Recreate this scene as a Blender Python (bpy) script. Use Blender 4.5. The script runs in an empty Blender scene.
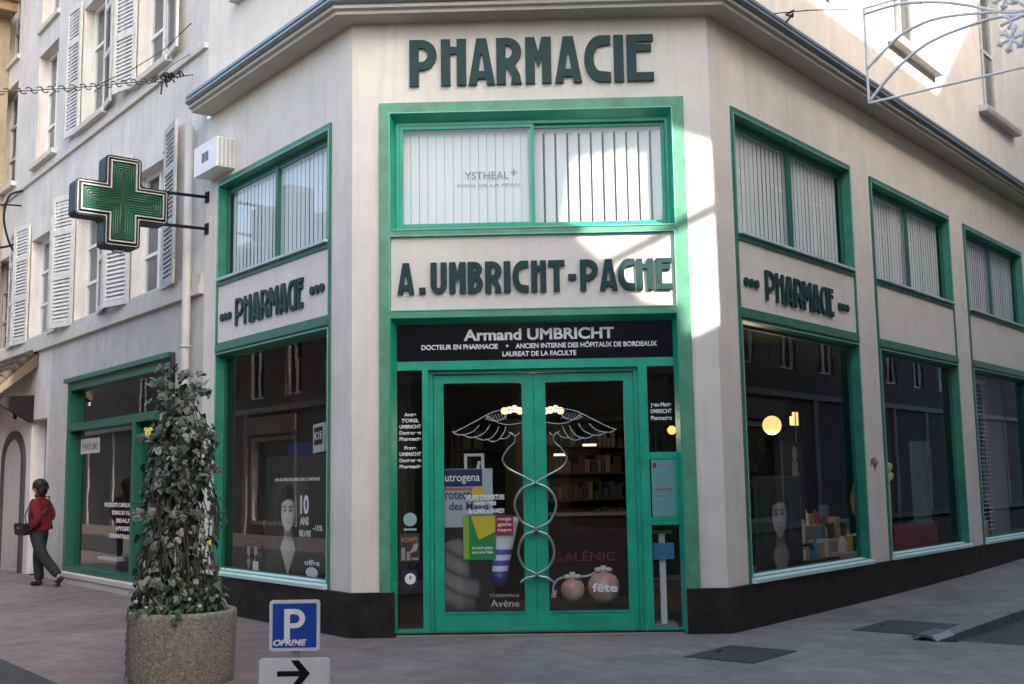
import bpy, bmesh, math, random
from mathutils import Vector, Matrix
random.seed(7)
R = math.radians
sc = bpy.context.scene
col = sc.collection

# ------------------------------------------------------------------ frames
class Frame:
    """local wall frame: u along the wall, v out of the wall, z up"""
    def __init__(s, o, d, n): s.o, s.d, s.n = Vector(o), Vector(d), Vector(n)
    def __call__(s, u, v, z): return s.o + s.d*u + s.n*v + Vector((0, 0, z))
AL, AR, W2 = 0.8782, 0.9045, 1.857
dL = Vector((math.cos(AL), -math.sin(AL), 0)); nL = Vector((-math.sin(AL), -math.cos(AL), 0))
dR = Vector((math.cos(AR), math.sin(AR), 0)); nR = Vector((math.sin(AR), -math.cos(AR), 0))
F = Frame((0, 0, 0), (1, 0, 0), (0, -1, 0))
L = Frame((-W2, 0, 0), dL, nL)
RW = Frame((W2, 0, 0), dR, nR)
WORLD = Frame((0, 0, 0), (1, 0, 0), (0, 1, 0))

# ------------------------------------------------------------------ mesh builder
class MB:
    def __init__(s): s.v, s.f, s.m = [], [], []
    def face(s, pts, m=0):
        k = len(s.v); s.v += [Vector(p) for p in pts]; s.f.append(list(range(k, k+len(pts)))); s.m.append(m); return s
    def quad(s, fr, u0, u1, z0, z1, v, m=0):
        return s.face([fr(u0, v, z0), fr(u1, v, z0), fr(u1, v, z1), fr(u0, v, z1)], m)
    def box(s, fr, u0, u1, v0, v1, z0, z1, m=0):
        k = len(s.v)
        for z in (z0, z1):
            for (u, v) in ((u0, v0), (u1, v0), (u1, v1), (u0, v1)): s.v.append(fr(u, v, z))
        for q in ((0,3,2,1),(4,5,6,7),(0,1,5,4),(1,2,6,5),(2,3,7,6),(3,0,4,7)):
            s.f.append([k+i for i in q]); s.m.append(m)
        return s
    def prism(s, fr, pts, v0, v1, m=0):
        """polygon in (u,z) extruded from v0 to v1"""
        k = len(s.v); n = len(pts)
        for v in (v0, v1):
            for (u, z) in pts: s.v.append(fr(u, v, z))
        s.f.append([k+i for i in range(n)][::-1]); s.m.append(m)
        s.f.append([k+n+i for i in range(n)]); s.m.append(m)
        for i in range(n):
            j = (i+1) % n; s.f.append([k+i, k+j, k+n+j, k+n+i]); s.m.append(m)
        return s
    def ring(s, fr, a, va, b, vb, m=0):
        """splayed reveal between rect a=(u0,u1,z0,z1) at va and rect b at vb"""
        A = [(a[0],a[2]),(a[1],a[2]),(a[1],a[3]),(a[0],a[3])]; B = [(b[0],b[2]),(b[1],b[2]),(b[1],b[3]),(b[0],b[3])]
        for i in range(4):
            j = (i+1) % 4
            s.face([fr(A[i][0],va,A[i][1]), fr(A[j][0],va,A[j][1]), fr(B[j][0],vb,B[j][1]), fr(B[i][0],vb,B[i][1])], m)
        return s
    def grid(s, fr, u0, u1, z0, z1, holes, v=0.0, depth=0.0, m=0):
        us = sorted({u0, u1, *[h[0] for h in holes], *[h[1] for h in holes]}); us = [u for u in us if u0 <= u <= u1]
        zs = sorted({z0, z1, *[h[2] for h in holes], *[h[3] for h in holes]}); zs = [z for z in zs if z0 <= z <= z1]
        for i in range(len(us)-1):
            for j in range(len(zs)-1):
                cu, cz = (us[i]+us[i+1])/2, (zs[j]+zs[j+1])/2
                if any(h[0] < cu < h[1] and h[2] < cz < h[3] for h in holes): continue
                s.quad(fr, us[i], us[i+1], zs[j], zs[j+1], v, m)
        if depth:
            for h in holes: s.ring(fr, h[:4], v, h[:4], v-depth, m)
        return s
    def edge(s, fr, u0, u1, z0, z1, v0, v1, m=0):
        return s.ring(fr, (u0,u1,z0,z1), v0, (u0,u1,z0,z1), v1, m)
    def frame(s, fr, u0, u1, z0, z1, w, v0, v1, m=0, wz=None):
        wz = wz or w
        s.box(fr, u0, u1, v0, v1, z0, z0+wz, m); s.box(fr, u0, u1, v0, v1, z1-wz, z1, m)
        s.box(fr, u0, u0+w, v0, v1, z0+wz, z1-wz, m); s.box(fr, u1-w, u1, v0, v1, z0+wz, z1-wz, m)
        return s
    def tube(s, pts, r, n=8, m=0, cap=True, r1=None):
        pts = [Vector(p) for p in pts]; k0 = len(s.v); N = len(pts); up = None
        for i, p in enumerate(pts):
            t = (pts[min(i+1, N-1)] - pts[max(i-1, 0)]).normalized()
            if up is None:
                up = t.orthogonal().normalized()
            else:
                up = (up - t*up.dot(t));
                up = up.normalized() if up.length > 1e-6 else t.orthogonal().normalized()
            b = t.cross(up); rr = r if r1 is None else r + (r1-r)*i/max(1, N-1)
            for a in range(n):
                an = 2*math.pi*a/n; s.v.append(p + (up*math.cos(an) + b*math.sin(an))*rr)
        for i in range(N-1):
            for a in range(n):
                q = k0+i*n; s.f.append([q+a, q+(a+1)%n, q+n+(a+1)%n, q+n+a]); s.m.append(m)
        if cap:
            s.f.append([k0+a for a in range(n)][::-1]); s.m.append(m)
            s.f.append([k0+(N-1)*n+a for a in range(n)]); s.m.append(m)
        return s
    def lathe(s, c, prof, n=24, m=0, sx=1.0, sy=1.0):
        k = len(s.v); c = Vector(c)
        for (r, z) in prof:
            for a in range(n):
                an = 2*math.pi*a/n; s.v.append(c + Vector((r*math.cos(an)*sx, r*math.sin(an)*sy, z)))
        for i in range(len(prof)-1):
            for a in range(n):
                s.f.append([k+i*n+a, k+i*n+(a+1)%n, k+(i+1)*n+(a+1)%n, k+(i+1)*n+a]); s.m.append(m)
        return s
    def ball(s, c, r, n=14, m=0, sx=1, sy=1, sz=1):
        pr = [(max(1e-4, math.sin(math.pi*i/8))*r, -math.cos(math.pi*i/8)*r*sz) for i in range(9)]
        return s.lathe(c, pr, n, m, sx, sy)
    def mesh2d(s, me, fn, m=0):
        k = len(s.v); s.v += [fn(v.co) for v in me.vertices]
        for p in me.polygons: s.f.append([k+i for i in p.vertices]); s.m.append(m)
        return s
    def shape(s, fr, outlines, v0, v1, m=0):
        """2D outlines (even-odd holes) in (u,z), filled and extruded v0..v1"""
        me = curve_mesh(outlines, (v1-v0)/2)
        s.mesh2d(me, lambda c: fr(c.x, (v0+v1)/2 + c.z, c.y), m); bpy.data.meshes.remove(me); return s
    def text(s, fr, txt, u0, u1, z0, h, v, d=0.002, bold=0.0, m=0, shear=0.0):
        """text fitted to u0..u1 (u1 None: natural width), baseline z0, cap height h"""
        cu = bpy.data.curves.new('text', 'FONT'); cu.body = txt; cu.size = 1.0; cu.offset = bold; cu.extrude = 0.5; cu.shear = shear
        ob = bpy.data.objects.new('text', cu); me = bpy.data.meshes.new_from_object(ob)
        bpy.data.objects.remove(ob); bpy.data.curves.remove(cu)
        xs = [p.co.x for p in me.vertices]; x0, x1 = min(xs), max(xs); sz = h/0.73
        sx = sz if u1 is None else (u1-u0)/(x1-x0)
        s.mesh2d(me, lambda c: fr(u0+(c.x-x0)*sx, v + c.z*d, z0 + c.y*sz), m); bpy.data.meshes.remove(me); return s

def curve_mesh(outlines, ext):
    cu = bpy.data.curves.new('outline', 'CURVE'); cu.dimensions = '2D'; cu.fill_mode = 'BOTH'; cu.extrude = ext
    for o in outlines:
        sp = cu.splines.new('POLY'); sp.points.add(len(o)-1); sp.use_cyclic_u = True
        for p, q in zip(sp.points, o): p.co = (q[0], q[1], 0, 1)
    ob = bpy.data.objects.new('outline', cu); me = bpy.data.meshes.new_from_object(ob)
    bpy.data.objects.remove(ob); bpy.data.curves.remove(cu); return me

def smoothp(P, k):
    out = []
    for i in range(len(P)-1):
        p0, p1, p2, p3 = P[max(i-1,0)], P[i], P[i+1], P[min(i+2,len(P)-1)]
        for j in range(k):
            t = j/k; out.append(tuple(.5*((2*p1[a]) + (-p0[a]+p2[a])*t + (2*p0[a]-5*p1[a]+4*p2[a]-p3[a])*t*t + (-p0[a]+3*p1[a]-3*p2[a]+p3[a])*t**3) for a in range(len(p1))))
    out.append(tuple(P[-1])); return out

ORIG = {}
def part(name, mb, mats, parent=None, label=None, smooth=False, kind=None):
    me = bpy.data.meshes.new(name); o0 = ORIG[parent.name] if parent else None
    base = o0 if o0 is not None else Vector((0, 0, 0))
    me.from_pydata([v-base for v in mb.v], [], mb.f)
    mats = mats if isinstance(mats, (list, tuple)) else [mats]
    for m in mats: me.materials.append(m)
    for p, i in zip(me.polygons, mb.m): p.material_index = i; p.use_smooth = smooth
    me.update()
    o = bpy.data.objects.new(name, me); col.objects.link(o)
    if parent: o.parent = parent
    ORIG[o.name] = base
    if label: o['label'] = label
    if kind: o['kind'] = kind
    return o
def thing(name, label, cat, loc=(0, 0, 0), group=None):
    o = bpy.data.objects.new(name, None); col.objects.link(o); o.location = loc; ORIG[o.name] = Vector(loc)
    o.empty_display_size = 0.2
    o['label'] = label; o['category'] = cat
    if group: o['group'] = group
    return o
def solid(name, mb, mats, label, cat, loc=(0, 0, 0), group=None, smooth=False, kind=None):
    """a thing that is one mesh, its origin at loc"""
    loc = Vector(loc); mb.v = [v-loc for v in mb.v]
    o = part(name, mb, mats, None, smooth=smooth); o.location = loc; ORIG[o.name] = loc
    o['label'] = label; o['category'] = cat
    if group: o['group'] = group
    if kind: o['kind'] = kind
    return o
def struct(name, mb, mats, smooth=False):
    o = part(name, mb, mats, None, smooth=smooth); o['kind'] = 'structure'; return o

# ------------------------------------------------------------------ materials
def nd(nt, t, **k):
    n = nt.nodes.new(t)
    for a, b in k.items(): setattr(n, a, b)
    return n
def mat(name, c, rough=0.6, metal=0.0, vary=0.0, vscale=6.0, bump=0.0, bscale=60.0, spec=0.5, streak=0.0, coat=0.0, c2=None):
    m = bpy.data.materials.new(name); m.use_nodes = True; nt = m.node_tree; b = nt.nodes['Principled BSDF']
    b.inputs['Roughness'].default_value = rough; b.inputs['Metallic'].default_value = metal
    b.inputs['Specular IOR Level'].default_value = spec; b.inputs['Coat Weight'].default_value = coat
    b.inputs['Base Color'].default_value = (*c, 1)
    tc = nd(nt, 'ShaderNodeTexCoord')
    if vary or streak or c2:
        n1 = nd(nt, 'ShaderNodeTexNoise'); n1.inputs['Scale'].default_value = vscale; n1.inputs['Detail'].default_value = 6; n1.inputs['Roughness'].default_value = 0.65
        nt.links.new(tc.outputs['Object'], n1.inputs['Vector'])
        mx = nd(nt, 'ShaderNodeMix', data_type='RGBA'); rp = nd(nt, 'ShaderNodeMapRange')
        rp.inputs[1].default_value = 0.3; rp.inputs[2].default_value = 0.7
        nt.links.new(n1.outputs['Fac'], rp.inputs[0]); nt.links.new(rp.outputs[0], mx.inputs[0])
        hi = c2 if c2 else tuple(min(1, x*(1+vary)) for x in c); lo = c if c2 else tuple(x*(1-vary) for x in c)
        mx.inputs[6].default_value = (*lo, 1); mx.inputs[7].default_value = (*hi, 1)
        last = mx.outputs[2]
        if streak:
            mp = nd(nt, 'ShaderNodeMapping'); mp.inputs['Scale'].default_value = (5, 5, 0.35)
            nt.links.new(tc.outputs['Object'], mp.inputs[0])
            n2 = nd(nt, 'ShaderNodeTexNoise'); n2.inputs['Scale'].default_value = 1.6; n2.inputs['Detail'].default_value = 5; n2.inputs['Roughness'].default_value = 0.7
            nt.links.new(mp.outputs[0], n2.inputs['Vector'])
            r2 = nd(nt, 'ShaderNodeMapRange'); r2.inputs[1].default_value = 0.5; r2.inputs[2].default_value = 0.8; r2.inputs[3].default_value = 0; r2.inputs[4].default_value = streak
            nt.links.new(n2.outputs['Fac'], r2.inputs[0])
            m2 = nd(nt, 'ShaderNodeMix', data_type='RGBA'); nt.links.new(r2.outputs[0], m2.inputs[0]); nt.links.new(last, m2.inputs[6])
            m2.inputs[7].default_value = (c[0]*.45, c[1]*.43, c[2]*.4, 1); last = m2.outputs[2]
        nt.links.new(last, b.inputs['Base Color'])
    if bump:
        n3 = nd(nt, 'ShaderNodeTexNoise'); n3.inputs['Scale'].default_value = bscale; n3.inputs['Detail'].default_value = 4
        nt.links.new(tc.outputs['Object'], n3.inputs['Vector'])
        bp = nd(nt, 'ShaderNodeBump'); bp.inputs['Strength'].default_value = bump; bp.inputs['Distance'].default_value = 0.02
        nt.links.new(n3.outputs['Fac'], bp.inputs['Height']); nt.links.new(bp.outputs[0], b.inputs['Normal'])
    return m
def emit(name, c, s):
    m = bpy.data.materials.new(name); m.use_nodes = True; b = m.node_tree.nodes['Principled BSDF']
    b.inputs['Base Color'].default_value = (*c, 1); b.inputs['Emission Color'].default_value = (*c, 1); b.inputs['Emission Strength'].default_value = s
    return m
def glass(name, tint=(0.86, 0.92, 0.9), ior=1.62, wav=0.0):
    m = bpy.data.materials.new(name); m.use_nodes = True; nt = m.node_tree; nt.nodes.clear()
    o = nd(nt, 'ShaderNodeOutputMaterial'); mx = nd(nt, 'ShaderNodeMixShader'); 
    ge = nd(nt, 'ShaderNodeNewGeometry'); dt = nd(nt, 'ShaderNodeVectorMath', operation='DOT_PRODUCT'); nt.links.new(ge.outputs['Incoming'], dt.inputs[0]); nt.links.new(ge.outputs['Normal'], dt.inputs[1])
    ab = nd(nt, 'ShaderNodeMath', operation='ABSOLUTE'); nt.links.new(dt.outputs['Value'], ab.inputs[0])
    om = nd(nt, 'ShaderNodeMath', operation='SUBTRACT', use_clamp=True); om.inputs[0].default_value = 1; nt.links.new(ab.outputs[0], om.inputs[1])
    pw = nd(nt, 'ShaderNodeMath', operation='POWER'); nt.links.new(om.outputs[0], pw.inputs[0]); pw.inputs[1].default_value = 5
    f0 = ((ior-1)/(ior+1))**2 * 1.15      # the two faces of the pane together
    fr = nd(nt, 'ShaderNodeMath', operation='MULTIPLY_ADD'); nt.links.new(pw.outputs[0], fr.inputs[0]); fr.inputs[1].default_value = 1-f0; fr.inputs[2].default_value = f0
    t = nd(nt, 'ShaderNodeBsdfTransparent'); t.inputs[0].default_value = (*tint, 1)
    g = nd(nt, 'ShaderNodeBsdfGlossy'); g.inputs['Roughness'].default_value = 0.0; g.inputs[0].default_value = (1, 1, 1, 1)
    if wav:
        tc = nd(nt, 'ShaderNodeTexCoord'); n = nd(nt, 'ShaderNodeTexNoise'); n.inputs['Scale'].default_value = 1.3
        nt.links.new(tc.outputs['Object'], n.inputs['Vector'])
        bp = nd(nt, 'ShaderNodeBump'); bp.inputs['Strength'].default_value = wav; bp.inputs['Distance'].default_value = 0.05
        nt.links.new(n.outputs['Fac'], bp.inputs['Height']); nt.links.new(bp.outputs[0], g.inputs['Normal'])
    nt.links.new(fr.outputs[0], mx.inputs[0]); nt.links.new(t.outputs[0], mx.inputs[1]); nt.links.new(g.outputs[0], mx.inputs[2]); nt.links.new(mx.outputs[0], o.inputs[0])
    return m
M = {}
M['stucco'] = mat('stucco', (.755, .70, .615), .9, vary=.09, vscale=1.7, bump=.3, bscale=70, streak=.26)
M['upper_stucco'] = mat('upper_stucco', (.78, .715, .63), .9, vary=.08, vscale=1.6, bump=.25, bscale=90, streak=.25)
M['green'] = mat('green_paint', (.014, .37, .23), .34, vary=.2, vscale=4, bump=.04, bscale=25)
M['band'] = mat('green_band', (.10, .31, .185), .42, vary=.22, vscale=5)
M['bead'] = mat('bead_highlight', (.20, .50, .38), .35, vary=.1)  # edge highlights painted in as pale mint on the raised beads
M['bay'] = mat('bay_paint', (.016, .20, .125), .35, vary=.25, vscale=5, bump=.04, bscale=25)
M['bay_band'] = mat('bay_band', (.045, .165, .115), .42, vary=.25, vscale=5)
M['green_dark'] = mat('green_dark', (.010, .115, .075), .38, vary=.10, vscale=4)
M['sill'] = mat('sill_sky_sheen', (.66, .86, .82), .35, metal=.0, vary=.06)  # sky reflection on the sill tops put into the pale base colour
M['plinth'] = mat('plinth_stone', (.010, .008, .008), .55, spec=.25, c2=(.034, .028, .025), vscale=4.5, bump=.1, bscale=50)
M['panel'] = mat('panel', (.755, .70, .62), .8, vary=.06, vscale=2.5, bump=.15, bscale=120, streak=.2)
M['letter'] = mat('letter_enamel', (.013, .048, .047), .5, vary=.2, vscale=12, spec=.25)
M['soffit'] = mat('soffit', (.46, .42, .37), .9, vary=.07, vscale=3, streak=.2)
M['zinc'] = mat('zinc', (.22, .27, .29), .45, metal=.4, vary=.15, vscale=5)
M['glass'] = glass('window_glass', (.96, .98, .97), 1.45, wav=.012)
M['glass_old'] = glass('old_glass', (.8, .86, .88), 1.55, wav=.15)
M['blind'] = mat('blind_fabric', (.78, .80, .80), .8)
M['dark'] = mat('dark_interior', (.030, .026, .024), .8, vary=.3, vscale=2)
M['floor_in'] = mat('shop_floor', (.09, .075, .06), .4)
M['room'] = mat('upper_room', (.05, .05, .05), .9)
M['white'] = mat('white_paint', (.78, .78, .76), .5, vary=.04)
M['offwhite'] = mat('shutter_paint', (.58, .58, .55), .7, vary=.12, vscale=8, streak=.5)
M['shutter_grey'] = mat('shutter_grey', (.44, .45, .45), .7, vary=.15, vscale=7, streak=.5)
M['black'] = mat('black_panel', (.006, .006, .008), .2, spec=.25)
M['text'] = mat('white_lettering', (.80, .80, .78), .6)
M['metal'] = mat('brushed_metal', (.34, .46, .40), .28, metal=.75)
M['old_wall'] = mat('old_render', (.64, .61, .58), .92, vary=.12, vscale=1.3, bump=.4, bscale=50, streak=.5)
M['grey_wall'] = mat('grey_render', (.50, .48, .45), .92, vary=.12, vscale=2.5, bump=.3, bscale=60, streak=.5)
M['stone_trim'] = mat('stone_trim', (.55, .53, .48), .9, vary=.10, vscale=4, bump=.2, streak=.3)
M['pipe'] = mat('pipe_paint', (.50, .48, .45), .55, vary=.06)
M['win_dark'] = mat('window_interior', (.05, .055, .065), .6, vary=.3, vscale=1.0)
M['iron'] = mat('dark_iron', (.010, .010, .011), .7, spec=.2)

def ipoint(fr, x): return x
# ------------------------------------------------------------------ letters (art deco), height 1
def arc(cx, cy, rx, ry, a0, a1, n=12):
    return [(cx+rx*math.cos(R(a0+(a1-a0)*i/n)), cy+ry*math.sin(R(a0+(a1-a0)*i/n))) for i in range(n+1)]
def glyph(ch, w, t):
    q = min(t, .2)
    if ch == 'P':
        c = w*.42
        return [[(0,0),(t,0),(t,.34)] + arc(c,.67,w-c,.33,-90,90) + [(0,1)], [(t,.34+q*.9)] + arc(c,.67,w-c-t,.33-q*.9,-90,90) + [(t,1-q*.9)]]
    if ch == 'R':
        c = w*.42
        return [[(0,0),(t,0),(t,.36),(max(t+.02, w*.42),.36),(max(t+.06, w*.62),.16),(max(t+.09, w-t*1.15),0),(w,0),(w*.93,.2),(w*.72,.42)] + arc(c,.70,w-c,.30,-50,90) + [(0,1)],
                [(t,.40+q*.8)] + arc(c,.70,w-c-t,.30-q*.8,-90,90) + [(t,1-q*.8)]]
    if ch == 'B':
        c = w*.42
        return [[(0,0),(c,0)] + arc(c,.29,w-c,.29,-90,60,8) + arc(c,.77,(w-c)*.92,.23,-50,90,8) + [(0,1)],
                [(t,q*.8),(c,q*.8)] + arc(c,.29,w-c-t,.29-q*.8,-88,88,8) + [(t,.58-q*.8)], [(t,.57+q*.7)] + arc(c,.77,(w-c)*.92-t,.23-q*.8,-88,88,8) + [(t,1-q*.8)]]
    if ch == 'H':
        return [[(0,0),(t,0),(t,.68),(w-t,.68),(w-t,0),(w,0),(w,1),(w-t,1),(w-t,.83),(t,.83),(t,1),(0,1)]]
    if ch == 'A':
        return [[(0,0),(.31*w,0),(.345*w,.13),(.655*w,.13),(.69*w,0),(w,0),(.69*w,1),(.31*w,1)], [(.39*w,.29),(.61*w,.29),(.53*w,.66),(.47*w,.66)]]
    if ch == 'M':
        return [[(0,0),(t,0),(t,.58),(w/2,.34),(w-t,.58),(w-t,0),(w,0),(w,1),(w-t,1),(w/2,.68),(t,1),(0,1)]]
    if ch == 'C':
        return [[(w,1),(w*.62,1)] + arc(w*.62,.5,w*.62,.5,90,270,16) + [(w,0),(w,q*1.0),(w*.66,q*1.15)] + arc(w*.62,.5,w*.62-t,.5-q*1.15,-90,-270,16) + [(w*.66,1-q*1.15),(w,1-q*1.0)]]
    if ch == 'I': return [[(0,0),(t,0),(t,1),(0,1)]]
    if ch == 'E':
        return [[(0,0),(w,0),(w,.18),(t,.18),(t,.64),(w*.92,.64),(w*.92,.79),(t,.79),(t,.85),(w,.85),(w,1),(0,1)]]
    if ch == 'U':
        return [[(0,1),(0,.28)] + arc(w/2,.28,w/2,.28,180,360,12) + [(w,1),(w-t,1),(w-t,.28)] + arc(w/2,.28,w/2-t,.28-q*.85,0,-180,12) + [(t,1)]]
    if ch == 'T': return [[(w/2-t/2,0),(w/2+t/2,0),(w/2+t/2,.82),(w,.82),(w,1),(0,1),(0,.82),(w/2-t/2,.82)]]
    if ch == '-': return [[(0,.36),(w,.36),(w,.54),(0,.54)]]
    if ch == '.': return [[(0,0),(w,0),(w,.2),(0,.2)]]
def letters(mb, fr, spec, z0, h, v0, v1, tk=.2, slope=0.0):
    for ch, a, b in spec:
        w = (b-a)/h; t = w if ch == 'I' else tk
        for_o = [[(a+x*h, z0+y*h) for x, y in o] for o in glyph(ch, w, t)]
        mb.shape(fr, for_o, v0, v1)
    return mb
def dots(mb, fr, u0, u1, z, r, v0, v1):
    for i in range(3):
        u = u0+r + (u1-u0-2*r)*i/2
        mb.prism(fr, arc(u, z, r, r, 0, 330, 11), v0, v1)

# ================================================================== PHARMACY BUILDING
PB = thing('pharmacy_building', 'pale corner building with green framed pharmacy shopfront on its cut corner', 'building', (0, 0, 0))
UB = [(0.433, 3.541), (4.18, 7.267), (7.94, 11.10)]
RU = [(1.45, 2.85), (5.50, 6.75), (9.55, 10.85), (13.6, 14.9)]
w = MB()
w.grid(F, -W2, W2, -.3, 6.31, [(-1.575, 1.585, -.3, 5.435)])
w.grid(L, -3.78, 0, -.3, 6.31, [(-3.36, -.43, .435, 5.36)])
w.grid(RW, 0, 17, -.3, 6.31, [(a, b, .435, 5.44) for a, b in UB])
part('wall', w, M['stucco'], PB)
w = MB()
w.grid(F, -W2, W2, 6.5, 13.5, [])
w.grid(L, -3.78, 0, 6.5, 13.5, [(-2.7, -1.4, 7.67, 10.2)], depth=.2)
w.grid(RW, 0, 17, 6.5, 13.5, [(a, b, 7.72, 10.3) for a, b in RU], depth=.22)
part('upper_wall', w, M['upper_stucco'], PB)
# flat roof closing the volume
w = MB(); w.face([L(-3.78,0,13.5), L(0,0,13.5), RW(0,0,13.5), RW(17,0,13.5), RW(17,-9,13.5), L(-3.78,-9,13.5)])
w.face([RW(17,0,-.3), RW(17,-9,-.3), RW(17,-9,13.5), RW(17,0,13.5)])
part('roof', w, M['soffit'], PB)
# plinth
w = MB()
def strip_corner(mb, v0, v1, z0, z1):
    pass
def offpts(v, la=-3.66, rb=17.0):
    """polyline offset by v along L -> F -> R"""
    def isect(p, d, q, e):
        den = d.x*e.y-d.y*e.x; t = ((q.x-p.x)*e.y-(q.y-p.y)*e.x)/den; return p+d*t
    pL = L(0, v, 0); pF = F(0, v, 0); pR = RW(0, v, 0)
    return [L(la, v, 0), isect(pL, dL, pF, Vector((1,0,0))), isect(pR, dR, pF, Vector((1,0,0))), RW(rb, v, 0)]
def sweep(mb, prof, segs=(0, 1, 2), m=0, close=True):
    n = len(prof)
    rows = [[p+Vector((0,0,z)) for p in offpts(v)] for v, z in prof]
    for i in range(n-1 if not close else n):
        j = (i+1) % n
        for k in segs:
            mb.face([rows[i][k], rows[i][k+1], rows[j][k+1], rows[j][k]], m)
    if close:
        mb.face([r[0] for r in rows], m); mb.face([r[-1] for r in rows][::-1], m)
    return mb
def plinth_seg(mb, pts):
    for (a, b) in zip(pts[:-1], pts[1:]):
        mb.face([a[0]+Vector((0,0,-.3)), b[0]+Vector((0,0,-.3)), b[0]+Vector((0,0,.435)), a[0]+Vector((0,0,.435))])
        mb.face([a[0]+Vector((0,0,.435)), b[0]+Vector((0,0,.435)), b[1]+Vector((0,0,.435)), a[1]+Vector((0,0,.435))])
po, pi_ = offpts(.045), offpts(0.0)
plinth_seg(w, [(po[0], pi_[0]), (po[1], pi_[1]), (F(-1.425, .045, 0), F(-1.425, 0, 0))])
plinth_seg(w, [(F(1.445, .045, 0), F(1.445, 0, 0)), (po[2], pi_[2]), (po[3], pi_[3])])
for u in (-1.425, 1.445):
    w.face([F(u, .045, -.3), F(u, 0, -.3), F(u, 0, .435), F(u, .045, .435)])
for u in (3.86, 7.6): w.box(RW, u-.004, u+.004, .04, .047, 0, .43)
part('plinth', w, M['plinth'], PB)
# cornice and zinc gutter
w = sweep(MB(), [(0, 6.31), (.27, 6.31), (.27, 6.345), (.31, 6.36), (.31, 6.40), (0, 6.40)])
part('cornice', w, M['soffit'], PB)
w = sweep(MB(), [(0, 6.402), (.33, 6.402), (.36, 6.425), (.36, 6.45), (.325, 6.455), (.325, 6.475), (.35, 6.485), (.35, 6.52), (.32, 6.53), (0, 6.60)])
part('gutter', w, M['zinc'], PB)
w = MB(); w.tube([RW(1.15, .36, 6.50), RW(1.2, .42, 6.60), RW(1.32, .36, 6.62), RW(1.5, .2, 6.75), RW(2.1, .02, 7.05)], .012, 6); part('cable_end', w, M['iron'], PB)
# upper windows with stone sills on the right wall
for a, b in RU:
    fr_ = MB(); fr_.frame(RW, a+.004, b-.004, 7.724, 10.296, .07, -.20, -.15); mid = (a+b)/2
    fr_.box(RW, mid-.05, mid+.05, -.20, -.14, 7.8, 10.2); fr_.box(RW, a+.075, mid-.052, -.19, -.15, 9.0, 9.05); fr_.box(RW, mid+.052, b-.075, -.19, -.15, 9.0, 9.05)
    o = part('upper_window', fr_, M['offwhite'], PB)
    g = MB(); g.quad(RW, a+.07, b-.07, 7.8, 10.22, -.175); part('pane', g, M['glass_old'], o)
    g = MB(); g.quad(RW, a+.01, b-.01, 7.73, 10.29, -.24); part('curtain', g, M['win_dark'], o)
    s = MB(); s.prism(Frame(RW(0,0,0), nR, dR), [(-.2, 7.6), (.14, 7.6), (.16, 7.66), (.16, 7.70), (-.2, 7.735)], a-.32, b+.36); part('window_sill', s, M['stone_trim'], o)
fr_ = MB(); fr_.frame(L, -2.696, -1.404, 7.674, 10.196, .07, -.2, -.15)
o = part('upper_window', fr_, M['offwhite'], PB)
g = MB(); g.quad(L, -2.63, -1.47, 7.74, 10.13, -.175); part('pane', g, M['glass_old'], o)
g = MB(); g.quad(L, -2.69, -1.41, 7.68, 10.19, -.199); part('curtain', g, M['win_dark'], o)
s = MB(); s.box(L, -2.9, -1.2, -.2, .12, 7.58, 7.668); part('window_sill', s, M['stone_trim'], o)

w = MB()
for st in ([(3.72, 1.62), (3.80, 1.72), (3.86, 1.60), (3.93, 1.70)], [(3.74, 1.70), (3.84, 1.63), (3.96, 1.66)], [(3.88, 1.74), (3.84, 1.56)]): w.tube([RW(u, .003, z) for u, z in smoothp(st, 4)], .007, 5)
part('graffiti', w, mat('graffiti_ink', (.10, .08, .10), .8), PB)
# ---------------- entrance bay on the cut corner
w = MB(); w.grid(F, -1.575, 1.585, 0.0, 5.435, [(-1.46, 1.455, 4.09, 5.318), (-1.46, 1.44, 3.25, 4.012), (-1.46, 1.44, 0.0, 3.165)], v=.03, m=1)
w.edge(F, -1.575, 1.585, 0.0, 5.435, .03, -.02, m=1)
w.ring(F, (-1.46, 1.455, 4.09, 5.318), .03, (-1.408, 1.428, 4.105, 5.255), -.1)
w.ring(F, (-1.46, 1.44, 3.25, 4.012), .03, (-1.455, 1.435, 3.255, 4.007), .0)
w.ring(F, (-1.46, 1.44, 0.0, 3.165), .03, (-1.41, 1.408, 0.0, 3.115), -.1)
# raised bead round each opening
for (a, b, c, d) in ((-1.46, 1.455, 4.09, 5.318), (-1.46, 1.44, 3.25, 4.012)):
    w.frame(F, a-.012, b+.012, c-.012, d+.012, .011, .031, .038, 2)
w.box(F, -1.472, 1.452, .031, .038, 3.166, 3.177); w.box(F, -1.472, -1.461, .031, .038, .45, 3.1655); w.box(F, 1.441, 1.452, .031, .038, .45, 3.1655)
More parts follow.
